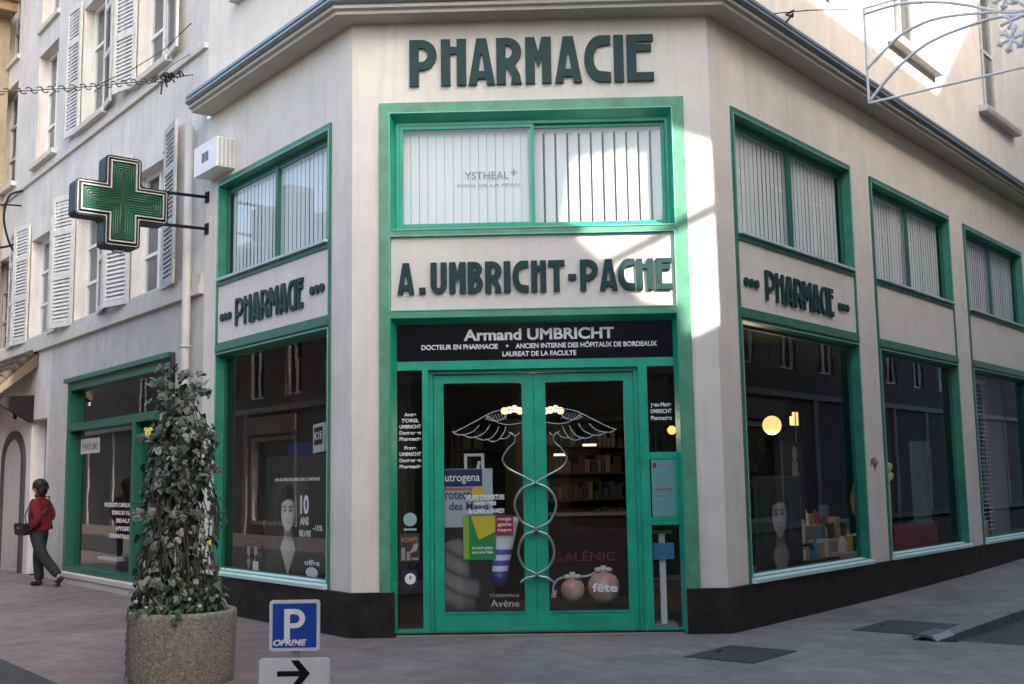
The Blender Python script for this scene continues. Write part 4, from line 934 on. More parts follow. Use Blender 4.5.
part('cloth', g, mat('drape_red', (.16, .012, .016), .8), RDR, smooth=True); g = MB(); g.tube([RW(1.85, -1.3, 2.0), RW(2.95, -1.3, 2.0)], .012, 6); g.tube([RW(1.9, -1.3, 2.0), RW(1.9, -1.3, 3.19)], .005, 4); g.tube([RW(2.9, -1.3, 2.0), RW(2.9, -1.3, 3.19)], .005, 4); part('rail', g, M['iron'], RDR)
# shop of the left house
g = MB(); g.box(L, -7.1, -6.35, -1.0, -.96, 1.5, 2.4); g.box(L, -6.75, -6.71, -1.05, -1.0, .36, 2.4); g.box(L, -6.95, -6.5, -1.15, -.9, .36, .38)
for (a, b, c, d) in ((-7.0, -6.8, 1.65, 2.2), (-6.7, -6.5, 1.6, 2.1)): g.box(L, a, b, -.958, -.955, c, d, 1)
solid('picture_stand', g, [mat('picture_tan', (.22, .18, .13), .6), mat('picture_blue', (.07, .10, .14), .6)], 'picture stand with two blue grey figures behind the ivy', 'picture stand', L(-6.7, -1, .36))
g = MB(); g.lathe(L(-7.3, -.9, .36), [(.001,0),(.3,0),(.3,.05),(.06,.1),(.06,.8),(.3,.95),(.33,1.3),(.14,1.5),(.11,1.6),(.16,1.75),(.1,1.95),(.001,2.0)], 16); solid('bust_display', g, mat('bust', (.20, .14, .11), .6), 'brown bust form in the green window of the shuttered house', 'bust', L(-7.3, -.9, .36), smooth=True)
g = MB(); g.box(L, -8.9, -7.9, -.8, -.4, .36, .40); g.box(L, -8.0, -7.7, -.6, -.5, .40, .75, 1); g.box(L, -8.9, -8.5, -.7, -.5, .40, 1.3, 2)
solid('product_shelf', g, [M['offwhite'], mat('tan_box', (.45, .38, .22), .6), blk], 'low white product shelf with cartons in the shuttered house shop window', 'shelf', L(-8.4, -.6, .36))
# shelving and lamps inside the pharmacy
random.seed(21)
def shelving(name_label, p0, ang, n, rows=6):
    d = Vector((math.cos(ang), math.sin(ang), 0)); fr = Frame(p0, d, Vector((d.y, -d.x, 0)))
    S = thing('shelving_unit', name_label, 'shelves', p0, 'shelving units inside the pharmacy')
    g = MB(); W_ = n*.5
    g.box(fr, 0, W_, -.02, 0, .03, 2.3); g.box(fr, -.03, 0, -.02, .35, .03, 2.3); g.box(fr, W_, W_+.03, -.02, .35, .03, 2.3)
    for r_ in range(rows): g.box(fr, 0, W_, 0, .33, .15+r_*.36, .17+r_*.36)
    part('carcass', g, mat('shelf_wood', (.06, .045, .035), .6), S)
    g = MB()
    for r_ in range(rows):
        u = .03
        while u < W_-.12:
            wd = random.uniform(.05, .13); h = random.uniform(.1, .26); g.box(fr, u, u+wd, .1, .28, .172+r_*.36, .172+r_*.36+h, random.randrange(5)); u += wd+random.uniform(.01, .05)
    part('cartons', g, [mat('carton_white', (.2,.19,.17), .6), mat('carton_brown', (.16,.1,.06), .6), mat('carton_red', (.09,.03,.025), .6), mat('carton_blue', (.04,.07,.16), .6), mat('carton_green', (.04,.07,.045), .6)], S)
shelving('dark shelving full of cartons straight behind the doors', Vector((-1.2, 5.0, 0)), 0.0, 5)
shelving('dark shelving of cartons behind the first right window', RW(1.2, -3.8, 0), AR, 6)
shelving('dark shelving of cartons behind the second right window', RW(5.2, -3.9, 0), AR, 6)
warm = emit('warm_lamp', (1.0, .60, .20), .30)
GL = thing('globe_lamp', 'lit warm globe lamp hanging in the first right window', 'lamp', RW(3.49, -1.2, 2.18)); g = MB(); g.ball(RW(3.49, -1.2, 2.18), .125, 18); part('globe', g, warm, GL, smooth=True); g = MB(); g.tube([RW(3.49, -1.2, 2.3), RW(3.49, -1.2, 3.2)], .008, 5); part('cord', g, M['iron'], GL)
g = MB(); g.prism(RW, [(4.12, 2.2), (4.28, 2.2), (4.28, 2.38), (4.2, 2.38), (4.2, 2.32), (4.12, 2.32)], -1.25, -1.2); solid('small_lamp', g, emit('small_warm', (1, .62, .22), .30), 'small lit lamp just right of the globe lamp', 'lamp', RW(4.2, -1.2, 2.2))
def spot(p, label, n, s=.42):
    S = thing('spot_cluster', label, 'lamp', p, 'lit spot clusters above the door handles'); g = MB()
    for i in range(n): g.ball(Vector(p)+Vector((-.09+.06*i, .02*(i%2), .012*((i*7)%3))), .042, 10)
    part('bulbs', g, emit('spot_glow', (1, .78, .40), s), S, smooth=True); g = MB(); g.tube([Vector(p)+Vector((0,0,.04)), Vector((p[0], p[1], 3.19))], .012, 6); part('stem', g, M['iron'], S)
spot((-.29, 2.0, 2.335), 'cluster of lit spots behind the left door wing', 4); spot((.196, 2.0, 2.327), 'cluster of lit spots behind the right door wing', 4)
for (x, y, z, l, t) in ((.66, 3.0, 1.947, .17, 'lit strip lamp high behind the right door'), (.28, 3.0, 1.83, .15, 'lit strip lamp near the middle of the doors')):
    g = MB(); g.box(WORLD, x-l/2, x+l/2, y-.03, y+.03, z-.014, z+.014, 0); g.tube([(x, y, z+.014), (x, y, 3.19)], .005, 5, 1)
    solid('strip_lamp', g, [emit('strip_glow', (1, .85, .6), .35), M['iron']], t, 'lamp', (x, y, z))
g = MB(); g.ball(Vector((1.66, 2.6, 2.10)), .055, 12); g.tube([(1.66, 2.6, 2.15), (1.66, 2.6, 3.19)], .006, 5, 1); solid('pendant_bulb', g, [warm, M['iron']], 'round lit bulb seen through the right sidelight', 'lamp', (1.66, 2.6, 2.1), smooth=True)
g = MB(); g.box(WORLD, -1.0, 1.2, 3.4, 3.9, .03, 1.05, 0); g.box(WORLD, -1.05, 1.25, 3.35, 3.95, 1.05, 1.09, 1); solid('shop_counter', g, [mat('counter_red', (.04, .016, .016), .5), gry], 'dark red shop counter behind the entrance doors', 'counter', (0, 3.6, .03))
# ================================================================== GROUND
def ground_mat():
    m = bpy.data.materials.new('paving'); m.use_nodes = True; nt = m.node_tree; b = nt.nodes['Principled BSDF']; b.inputs['Roughness'].default_value = .72
    tc = nd(nt, 'ShaderNodeTexCoord'); lk = nt.links.new
    mp = nd(nt, 'ShaderNodeMapping'); mp.inputs['Rotation'].default_value = (0, 0, AL); lk(tc.outputs['Object'], mp.inputs[0])
    br = nd(nt, 'ShaderNodeTexBrick'); br.inputs['Scale'].default_value = 1; br.inputs['Brick Width'].default_value = .22; br.inputs['Row Height'].default_value = .11; br.inputs['Mortar Size'].default_value = .006; br.inputs['Mortar Smooth'].default_value = .4; br.inputs['Bias'].default_value = 0
    br.inputs['Color1'].default_value = (.80, .80, .80, 1); br.inputs['Color2'].default_value = (1.12, 1.10, 1.08, 1); br.inputs['Mortar'].default_value = (.62, .60, .58, 1); lk(mp.outputs[0], br.inputs[0])
    # reddish pavers on the left, grey stone on the right
    sx = nd(nt, 'ShaderNodeSeparateXYZ'); lk(tc.outputs['Object'], sx.inputs[0])
    n = nd(nt, 'ShaderNodeTexNoise'); n.inputs['Scale'].default_value = .9; n.inputs['Detail'].default_value = 5; lk(tc.outputs['Object'], n.inputs['Vector'])
    ma = nd(nt, 'ShaderNodeMath', operation='MULTIPLY_ADD'); lk(n.outputs['Fac'], ma.inputs[0]); ma.inputs[1].default_value = 2.4; lk(sx.outputs[0], ma.inputs[2])
    rp = nd(nt, 'ShaderNodeMapRange'); rp.inputs[1].default_value = -1.6; rp.inputs[2].default_value = 1.2; lk(ma.outputs[0], rp.inputs[0])
    mx = nd(nt, 'ShaderNodeMix', data_type='RGBA'); mx.inputs[6].default_value = (.225, .172, .155, 1); mx.inputs[7].default_value = (.225, .203, .186, 1); lk(rp.outputs[0], mx.inputs[0])
    mu = nd(nt, 'ShaderNodeMix', data_type='RGBA', blend_type='MULTIPLY'); mu.inputs[0].default_value = .42; lk(mx.outputs[2], mu.inputs[6]); lk(br.outputs['Color'], mu.inputs[7])
    n2 = nd(nt, 'ShaderNodeTexNoise'); n2.inputs['Scale'].default_value = 3.1; n2.inputs['Detail'].default_value = 8; n2.inputs['Roughness'].default_value = .7; lk(tc.outputs['Object'], n2.inputs['Vector'])
    r2 = nd(nt, 'ShaderNodeMapRange'); r2.inputs[1].default_value = .3; r2.inputs[2].default_value = .72; r2.inputs[3].default_value = .62; r2.inputs[4].default_value = 1.2; lk(n2.outputs['Fac'], r2.inputs[0])
    m3 = nd(nt, 'ShaderNodeMix', data_type='RGBA', blend_type='MULTIPLY'); m3.inputs[0].default_value = 1; lk(mu.outputs[2], m3.inputs[6]); lk(r2.outputs[0], m3.inputs[7])
    vo = nd(nt, 'ShaderNodeTexVoronoi'); vo.inputs['Scale'].default_value = 2.3; lk(tc.outputs['Object'], vo.inputs['Vector'])
    vr = nd(nt, 'ShaderNodeMapRange'); vr.inputs[1].default_value = .035; vr.inputs[2].default_value = .06; vr.inputs[3].default_value = .5; vr.inputs[4].default_value = 1; lk(vo.outputs['Distance'], vr.inputs[0])
    n5 = nd(nt, 'ShaderNodeTexNoise'); n5.inputs['Scale'].default_value = .55; n5.inputs['Detail'].default_value = 3; lk(tc.outputs['Object'], n5.inputs['Vector'])
    r5 = nd(nt, 'ShaderNodeMapRange'); r5.inputs[1].default_value = .38; r5.inputs[2].default_value = .62; r5.inputs[3].default_value = .8; r5.inputs[4].default_value = 1.1; lk(n5.outputs['Fac'], r5.inputs[0])
    mm = nd(nt, 'ShaderNodeMath', operation='MULTIPLY'); lk(vr.outputs[0], mm.inputs[0]); lk(r5.outputs[0], mm.inputs[1])
    m4 = nd(nt, 'ShaderNodeMix', data_type='RGBA', blend_type='MULTIPLY'); m4.inputs[0].default_value = 1; lk(m3.outputs[2], m4.inputs[6]); lk(mm.outputs[0], m4.inputs[7]); lk(m4.outputs[2], b.inputs['Base Color'])
    n4 = nd(nt, 'ShaderNodeTexNoise'); n4.inputs['Scale'].default_value = 70; n4.inputs['Detail'].default_value = 3; lk(tc.outputs['Object'], n4.inputs['Vector'])
    ad = nd(nt, 'ShaderNodeMath', operation='MULTIPLY_ADD'); lk(n4.outputs['Fac'], ad.inputs[0]); ad.inputs[1].default_value = .5; lk(br.outputs['Fac'], ad.inputs[2])
    inv = nd(nt, 'ShaderNodeMath', operation='SUBTRACT'); inv.inputs[0].default_value = 1; lk(ad.outputs[0], inv.inputs[1])
    bp = nd(nt, 'ShaderNodeBump'); bp.inputs['Strength'].default_value = .35; bp.inputs['Distance'].default_value = .008; lk(inv.outputs[0], bp.inputs['Height']); lk(bp.outputs[0], b.inputs['Normal'])
    return m
M['paving'] = ground_mat()
M['asphalt'] = mat('asphalt', (.045, .043, .042), .85, vary=.35, vscale=4, bump=.35, bscale=140)
PROF = [(-90, 0), (.65, 0), (4, .012), (7, .05), (10, .12), (17, .26), (90, .26)]
w = MB()
def strip(n0, n1, us, dz=0.0, m=0):
    for (a, za), (b, zb) in zip(us[:-1], us[1:]):
        w.face([RW(a, n1, za+dz), RW(b, n1, zb+dz), RW(b, n0, zb+dz), RW(a, n0, za+dz)], m)
strip(-90, 90, [(-90, 0), (.65, 0)])
strip(-.3, 1.65, PROF[1:]); strip(6.9, 90, PROF[1:]); strip(1.65, 1.8, [(.65, 0), (.66, 0)]); strip(-90, -.3, [(.65, 0), (90, 0)])
struct('pavement', w, M['paving'])
w = MB(); strip(1.6, 7.1, [(.6, -.03), (2, -.09)] + [(u, z-.10) for u, z in PROF[2:]]); 
w.face([RW(.6, 1.6, 0.004-.2), RW(.6, 7, .004-.2), RW(.6, 7, .0), RW(.6, 1.6, .0)])
struct('road', w, M['asphalt'])
w = MB(); w.face([L(-60, 2.98, .004), L(1.2, 2.98, .004), L(1.2, 6.2, .004), L(-60, 6.2, .004)]); struct('left_street_road', w, M['asphalt'])
w = MB()
for i in range(60):
    a = .95+i*1.0; zz = lambda u: [za+(zb-za)*(u-ua)/(ub-ua) for (ua, za), (ub, zb) in zip(PROF[:-1], PROF[1:]) if ua <= u <= ub][0]
    p = [(1.652, -.2), (1.80, -.2), (1.80, .0), (1.785, .012), (1.652, .012)]
    k = len(w.v)
    for u in (a, a+.992):
        for (n_, z) in p: w.v.append(RW(u, n_, z+zz(u)))
    for j in range(5): w.f.append([k+j, k+(j+1)%5, k+5+(j+1)%5, k+5+j]); w.m.append(0)
    w.f.append([k+j for j in range(5)][::-1]); w.m.append(0); w.f.append([k+5+j for j in range(5)]); w.m.append(0)
    if a > 40: break
struct('kerb', w, mat('kerb_stone', (.17, .16, .155), .8, vary=.25, vscale=6, bump=.3))
# kerb gully
GU = thing('kerb_gully', 'pale edged kerb drain opening where the right kerb begins', 'drain', RW(.7, 1.75, 0))
w = MB(); w.prism(Frame(RW(0,0,0), nR, dR), [(1.62, .02), (1.66, .04), (1.78, .03), (1.84, -.01), (1.84, .005), (1.79, .05), (1.66, .06), (1.60, .03)], .48, .945); part('hood', w, mat('gully_metal', (.16, .17, .18), .4, metal=.4), GU)
w = MB(); w.face([RW(.5, 1.80, .008), RW(.93, 1.80, .008), RW(.93, 2.02, .009), RW(.56, 1.98, .009)]); part('opening', w, mat('gully_hole', (.004, .004, .004), .9), GU)
cov = mat('cover_steel', (.050, .050, .056), .55, metal=.2, vary=.3, vscale=12, bump=.5, bscale=120)
def cover(u0, u1, n0, n1, label):
    C_ = thing('utility_cover', label, 'cover', RW((u0+u1)/2, (n0+n1)/2, 0), 'steel utility covers in the right pavement')
    g = MB(); g.frame(Frame(RW(0,0,.0), dR, Vector((0,0,1))), 0, 0, 0, 0, 0, 0, 0) if False else None
    H_ = Frame(RW(0, 0, 0), dR, nR); g.box(H_, u0+.02, u1-.02, n0+.02, n1-.02, -.02, .008)
    part('plate', g, cov, C_); g = MB()
    for (a, b, c, d) in ((u0, u1, n0, n0+.015), (u0, u1, n1-.015, n1), (u0, u0+.015, n0+.016, n1-.016), (u1-.015, u1, n0+.016, n1-.016)): g.box(H_, a, b, c, d, -.02, .006)
    part('rim', g, mat('cover_rim', (.09, .085, .085), .6, metal=.3), C_)
    g = MB(); g.box(H_, (u0+u1)/2-.05, (u0+u1)/2+.05, n0+.10, n0+.13, .008, .0095); part('key_slot', g, M['black'], C_)
cover(-1.53, -.72, .40, 1.05, 'dark steel cover in the paving close to the entrance corner')
cover(.80, 1.78, .90, 1.63, 'dark steel cover beside the kerb gully')
cover(7.6, 8.7, .35, 1.0, 'small dark cover far along the right pavement') if False else None

# ================================================================== PLANTER, IVY, FLOWERS
PCX = Vector((-2.80, -2.30, .03))
TBm = mat('aggregate_concrete', (.25, .23, .185), .92, vary=.45, vscale=38, bump=.8, bscale=60, streak=.5)
PLT = thing('round_planter', 'round exposed aggregate concrete tub at the corner of the left street', 'planter', PCX)
w = MB(); w.lathe(PCX, [(.001, -.1), (.392, -.1), (.402, .02), (.418, .48), (.414, .505), (.396, .515), (.364, .513), (.355, .50), (.355, .42), (.001, .42)], 40); part('tub', w, TBm, PLT, smooth=True)
w = MB(); w.lathe(PCX, [(.354, .44), (.2, .47), (.001, .48)], 24); part('soil', w, mat('soil', (.025, .018, .012), .95, vary=.4, vscale=20, bump=.8), PLT, smooth=True)
lm = [mat('ivy_dark', (.030, .052, .032), .38, spec=.5), mat('ivy_mid', (.060, .092, .052), .38), mat('ivy_grey', (.17, .20, .15), .45), mat('ivy_pale', (.26, .25, .20), .5), mat('ivy_yellow', (.60, .52, .08), .5)]
def leaf(mb, p, nrm, upv, s, m, lob=True):
    nrm = nrm.normalized(); t = (upv - nrm*upv.dot(nrm)); t = t.normalized() if t.length > 1e-4 else nrm.orthogonal().normalized(); b = nrm.cross(t)
    sh = [(0, 0), (.35, -.12), (.52, .18), (.30, .38), (.34, .62), (0, 1.0)]
    q = lambda x, y, z: p + b*(x*s) + t*(y*s) + nrm*(z*s)
    mid = [q(0, 0, 0), q(0, .5, .05), q(0, 1, -.12)]
    for sg in (1, -1):
        pts = [mid[0]] + [q(sg*x, y, -.14*abs(x)*2) for x, y in sh[1:-1]] + [mid[2], mid[1]]
        mb.face(pts if sg > 0 else pts[::-1], m)
IV = thing('ivy_pillar', 'tall column of ivy trained up a post in the round concrete tub', 'ivy', PCX + Vector((0, 0, .45)))
random.seed(12); g = MB()
AX = Vector((-2.90, -2.22, 0))
def ivr(z): 
    pts = [(.5, .31), (.7, .30), (1.0, .265), (1.5, .245), (1.9, .205), (2.15, .15), (2.3, .09), (2.45, .03)]
    for (a, ra), (b, rb) in zip(pts[:-1], pts[1:]):
        if a <= z <= b: return ra+(rb-ra)*(z-a)/(b-a)
    return .04
strands = [(random.random()*6.28, random.uniform(.35, 1.3), random.uniform(-1.2, 1.2), random.choice([random.uniform(.8, 2.4), random.uniform(1.7, 2.45)])) for _ in range(46)]
stems = MB()
for a0, rf, tw, ztop in strands:
    z0 = .5; pts = []
    n = int((ztop-z0)/.045)
    for i in range(n):
        z = z0 + i*.045; a = a0 + tw*(z-z0)*.6 + .16*math.sin(z*7+a0*3); r_ = ivr(z)*rf*(1+.08*math.sin(z*11+a0))
        p = AX + Vector((math.cos(a)*r_, math.sin(a)*r_, z)); pts.append(p)
        dens = 1.0 if z > 1.45 else (.62 if z > .85 else .85)
        # thin gap on the street side right of the post
        if .8 < z < 1.42 and -1.9 < ((a+math.pi) % 6.283)-math.pi < .2: dens = .22
        for _ in range(2):
            if random.random() > dens: continue
            out = Vector((math.cos(a), math.sin(a), 0)); nr = out + Vector((random.uniform(-.7,.7), random.uniform(-.7,.7), random.uniform(-.1,.9)))
            up = Vector((random.uniform(-.8,.8), random.uniform(-.8,.8), -1))
            x = random.random(); m = 0 if x < .48 else 1 if x < .82 else 2
            if .75 < z < 1.45 and random.random() < .30: m = 3
            leaf(g, p + Vector((random.uniform(-.05,.05), random.uniform(-.05,.05), random.uniform(-.04,.04))), nr, up, random.choice([random.uniform(.025, .05), random.uniform(.045, .085)]), m)
    if len(pts) > 3: stems.tube(pts[::2], .005, 5)
for _ in range(42):      # loose sprigs at the top and sides
    a = random.random()*6.28; z = random.choice([2.25, 2.35, 2.45, 2.2, 1.9, 1.6, 1.3]) + random.uniform(-.05, .05); r_ = ivr(min(z, 2.4)); out = Vector((math.cos(a), math.sin(a), .25)); p = AX + Vector((math.cos(a)*r_*.9, math.sin(a)*r_*.9, z))
    for k in range(5):
        q = p + out*(.035*k) + Vector((0, 0, .02*k-.006*k*k)); leaf(g, q, Vector((random.uniform(-1,1), random.uniform(-1,.2), .6)), Vector((random.uniform(-1,1), random.uniform(-1,1), -.3)), random.uniform(.05, .085), random.choice([0, 1, 1, 2]))
    stems.tube([p, p+out*.15], .003, 4)
leaf(g, Vector((-3.07, -2.42, 1.97)), Vector((0, -1, .2)), Vector((0, 0, -1)), .075, 4); leaf(g, Vector((-2.56, -2.45, 1.08)), Vector((0, -1, .2)), Vector((.5, 0, -1)), .04, 4)
part('foliage', g, lm, IV)
for _ in range(8):
    a = random.random()*6.28; stems.tube([AX+Vector((math.cos(a)*.3, math.sin(a)*.3, .45)), AX+Vector((math.cos(a)*.06, math.sin(a)*.06, 2.2))], .007, 5)
part('stems', stems, mat('ivy_stem', (.06, .045, .03), .8), IV)
g = MB(); g.tube([AX+Vector((-.03, 0, .44)), AX+Vector((-.05, 0, 2.58))], .022, 8); g.tube([AX+Vector((.14, -.10, .44)), AX+Vector((.08, -.05, 2.2))], .012, 6); part('post', g, mat('ivy_post', (.05, .03, .028), .8), IV)
def flower(px, py, h, m, label, petals=5, n=26):
    fl = thing('pansy_plant', label, 'flower', PCX+Vector((px, py, .46)), 'small plants along the rim of the concrete tub')
    g = MB(); c = PCX+Vector((px, py, .46))
    for i in range(n):
        a = random.random()*6.28; r_ = random.uniform(.02, .10); z = random.uniform(.02, h); leaf(g, c+Vector((math.cos(a)*r_, math.sin(a)*r_, z)), Vector((math.cos(a), math.sin(a), .8)), Vector((math.cos(a), math.sin(a), -.1)), random.uniform(.035, .06), random.choice([0, 0, 1]))
    part('leaves', g, [mat('pansy_leaf', (.03, .07, .025), .5), mat('pansy_leaf_pale', (.07, .11, .05), .5)], fl)
    if m:
        g = MB()
        for (dx, dz) in ((-.03, h+.02), (.05, h-.03)):
            q = c+Vector((dx, -.07, dz)); 
            for k in range(petals): a = 6.28*k/petals; leaf(g, q, Vector((.3*math.cos(a), -1, .3*math.sin(a))), Vector((math.cos(a), 0, math.sin(a))), .018, 0)
        part('bloom', g, m, fl)
yel = mat('petal_yellow', (.40, .33, .10), .5); wht = mat('petal_white', (.6, .6, .55), .5)
flower(-.10, -.30, .13, yel, 'yellow flowered pansy near the middle of the tub rim'); flower(.27, -.12, .20, yel, 'yellow flowered pansy at the right end of the tub rim'); flower(.18, -.25, .14, wht, 'white flowered pansy right of centre in the tub'); flower(.05, -.33, .10, None, 'low green plant without flowers at the front of the tub'); flower(-.27, -.14, .12, wht, 'pale flowered plant spilling over the left end of the tub'); flower(-.22, -.28, .10, None, 'bright green cushion plant at the front left of the tub')
g = MB(); 
for i in range(46):
    z = .55-.011*i; a = R(214)+random.uniform(-.05, .05); r_ = .425; p = PCX+Vector((math.cos(a)*r_, math.sin(a)*r_, z)); leaf(g, p, Vector((math.cos(a), math.sin(a), .3)), Vector((random.uniform(-1,1), 0, -1)), random.uniform(.02, .045), random.choice([0, 1]))
solid('trailing_plant', g, [mat('trail_leaf', (.10, .11, .04), .6), mat('trail_dry', (.16, .13, .06), .7)], 'thin trailing plant hanging down the left side of the concrete tub', 'plant', PCX+Vector((-.38, -.25, .5)))

# ================================================================== PARKING SIGN
PS = thing('parking_sign', 'low blue parking sign with a white arrow plate beneath', 'sign', (-1.49, -4.2, 0))
SGF = Frame((-1.4935, -4.2, 0), (1, .02, 0), (.02, -1, 0))
w = MB(); w.box(SGF, -.022, .022, -.05, -.012, -.1, .77); part('post', w, mat('galvanised', (.36, .37, .38), .45, metal=.5), PS)
def rrect(u0, u1, z0, z1, r, n=5):
    return arc(u0+r, z0+r, r, r, 180, 270, n) + arc(u1-r, z0+r, r, r, 270, 360, n) + arc(u1-r, z1-r, r, r, 0, 90, n) + arc(u0+r, z1-r, r, r, 90, 180, n)
w = MB(); w.prism(SGF, rrect(-.156, .156, .488, .795, .02), -.01, .004); PP_ = part('parking_plate', w, mat('sign_white', (.62, .63, .64), .45, vary=.08, vscale=9), PS)
w = MB(); w.prism(SGF, rrect(-.136, .136, .508, .775, .006), .0045, .0055); part('blue_field', w, mat('sign_blue', (.010, .060, .34), .4, vary=.08, vscale=10), PP_)
w = MB(); w.shape(SGF, [[(-.064,.555),(-.028,.555),(-.028,.625)] + arc(.005, .683, .061, .058, -90, 90) + [(-.064,.741)], [(-.028,.655)] + arc(.003, .682, .028, .027, -90, 90) + [(-.028,.709)]], .006, .0065); part('letter', w, M['text'], PP_)
w = MB(); w.text(SGF, 'OPRIME', -.13, .075, .522, .036, .0068, .0006, .04, shear=.25); part('sticker', w, M['text'], PP_)
w = MB(); w.prism(SGF, rrect(-.217, .217, .14, .445, .02), -.01, .004); AP_ = part('arrow_plate', w, PP_.data.materials[0], PS)
w = MB(); w.prism(SGF, [(-.105,.34),(.035,.34),(-.012,.265),(.035,.265),(.098,.352),(.035,.432),(-.005,.432),(.04,.368),(-.105,.368)][::-1][:0] or [(-.105,.336),(.03,.336),(-.02,.272),(.03,.272),(.098,.352),(.028,.432),(-.022,.432),(.03,.368),(-.105,.368)], .0045, .0055); part('arrow', w, M['black'], AP_)
w = MB()
for z in (.76, .53, .41): w.tube([SGF(0, .004, z), SGF(0, .009, z)], .006, 8)
part('bolt', w, M['iron'], PS)

# ================================================================== PERSON
def skinned(name, joints, edges, m, parent, sub=2, root=0):
    me = bpy.data.meshes.new(name); me.from_pydata([Vector(j[0]) for j in joints], edges, []); me.materials.append(m)
    o = bpy.data.objects.new(name, me); col.objects.link(o)
    md = o.modifiers.new('skin', 'SKIN'); md.branch_smoothing = .4; md.use_smooth_shade = True
    for sv, j in zip(me.skin_vertices[0].data, joints):
        r_ = j[1] if isinstance(j[1], tuple) else (j[1], j[1]); sv.radius = r_
    me.skin_vertices[0].data[root].use_root = True
    ss = o.modifiers.new('sub', 'SUBSURF'); ss.levels = ss.render_levels = sub
    if parent: o.parent = parent
    return o
sk = mat('person_skin', (.42, .25, .18), .5)
PX = Vector((-7.84, 6.28, 0)); 
J = {'pel': (0, 0, .90), 'wai': (.0, 0, 1.04), 'che': (.01, 0, 1.23), 'nk0': (.02, 0, 1.365), 'nk1': (.04, 0, 1.435), 'hd0': (.055, 0, 1.50), 'hd1': (.055, 0, 1.56), 'hd2': (.045, 0, 1.615),
     'nose': (.155, 0, 1.515), 'earl': (.04, .078, 1.51), 'earr': (.04, -.078, 1.51),
     'hl': (.0, .09, .84), 'kl': (-.16, .10, .49), 'al': (-.50, .10, .165), 'tl': (-.43, .10, .06),
     'hr': (.0, -.09, .84), 'kr': (.09, -.10, .46), 'ar': (.04, -.10, .085), 'tr': (.19, -.10, .035),
     'sl': (.0, .17, 1.315), 'el': (-.20, .225, 1.07), 'wl': (.0, .20, .90), 'ml': (.06, .18, .86),
     'sr': (.0, -.17, 1.315), 'er': (-.06, -.225, 1.06), 'wr': (.14, -.12, .93), 'mr': (.19, -.07, .90)}
rad = {'pel': (.09, .07), 'wai': (.085, .065), 'che': (.09, .07), 'nk0': .055, 'nk1': .046, 'hd0': (.066, .082), 'hd1': (.074, .092), 'hd2': (.055, .065), 'nose': .012, 'earl': .014, 'earr': .014,
       'hl': .06, 'kl': .045, 'al': .036, 'tl': .026, 'hr': .06, 'kr': .045, 'ar': .036, 'tr': .026, 'sl': .045, 'el': .034, 'wl': .028, 'ml': .026, 'sr': .045, 'er': .034, 'wr': .028, 'mr': .026}
E_ = [('pel','wai'),('wai','che'),('che','nk0'),('nk0','nk1'),('nk1','hd0'),('hd0','hd1'),('hd1','hd2'),('hd0','nose'),('hd0','earl'),('hd0','earr'),('pel','hl'),('hl','kl'),('kl','al'),('al','tl'),('pel','hr'),('hr','kr'),('kr','ar'),('ar','tr'),('che','sl'),('sl','el'),('el','wl'),('wl','ml'),('che','sr'),('sr','er'),('er','wr'),('wr','mr')]
JJ = [(J[k], rad[k]) for k in J]; ID = {k: i for i, k in enumerate(J)}
# five short fingers on each hand
for side, (hx, hy, hz) in (('ml', J['ml']), ('mr', J['mr'])):
    wv = Vector(J['wl' if side == 'ml' else 'wr']); d = (Vector((hx, hy, hz))-wv).normalized(); sd = Vector((0, 0, 1)).cross(d).normalized()
    for k in range(5):
        o = (k-1.5)*.014 if k < 4 else .035; ln = (.07, .078, .072, .058, .05)[k]
        a = Vector((hx, hy, hz)) + d*.02 + sd*o; b = a + d*ln*.6 + Vector((0, 0, -.008)); c = b + d*ln*.35 + Vector((0, 0, -.02))
        i0 = len(JJ); JJ += [(tuple(a), .009), (tuple(b), .008), (tuple(c), .007)]
        E_ += [(side, i0), (i0, i0+1), (i0+1, i0+2)]
edges = [(ID.get(a, a), ID.get(b, b)) for a, b in E_]
PE = skinned('person', JJ, edges, sk, None)
PE['label'] = 'woman in a red jacket walking away along the left street with a black bag'; PE['category'] = 'person'
PE.location = PX; PE.rotation_euler = (0, 0, math.atan2(.28, -.96)); ORIG['person'] = PX
sub = lambda ks: ([(J[k], rad[k]) for k in ks])
def gar(name, spec, ed, m, s=2, root=0): 
    o = skinned(name, spec, ed, m, PE, s, root); return o
red = mat('red_fleece', (.13, .005, .014), .95, vary=.25, vscale=14, bump=.3); den = mat('dark_denim', (.013, .015, .020), .85, vary=.2, vscale=20)
gar('jacket', [((0,0,.84),(.195,.16)),((0,0,1.0),(.18,.145)),((.005,0,1.2),(.185,.145)),((.015,0,1.36),(.10,.10)),((.03,0,1.45),(.078,.075)),
    ((0,.175,1.31),.095),((-.20,.24,1.07),.078),((-.03,.215,.91),.058),((0,-.17,1.31),.082),((-.06,-.235,1.06),.066),((.11,-.14,.945),.05)],
    [(0,1),(1,2),(2,3),(3,4),(2,5),(5,6),(6,7),(2,8),(8,9),(9,10)], red, root=1)
gar('trousers', [((0,0,.93),(.15,.118)),((0,.085,.80),.118),((-.16,.10,.49),.088),((-.49,.10,.165),.080),((0,-.085,.80),.118),((.09,-.10,.46),.085),((.045,-.10,.07),.078),((0,0,.86),(.15,.118))],
    [(0,7),(7,1),(1,2),(2,3),(7,4),(4,5),(5,6)], den, root=0)
blkm = mat('dark_leather', (.012, .011, .012), .45)
gar('shoe', [((-.545,.10,.165),.046),((-.49,.10,.085),.047),((-.42,.10,.035),.036)], [(0,1),(1,2)], blkm, 1, 1); gar('shoe', [((.0,-.10,.055),.048),((.1,-.10,.045),.046),((.21,-.10,.03),.034)], [(0,1),(1,2)], blkm, 1, 1)
hm = MB(); random.seed(4)
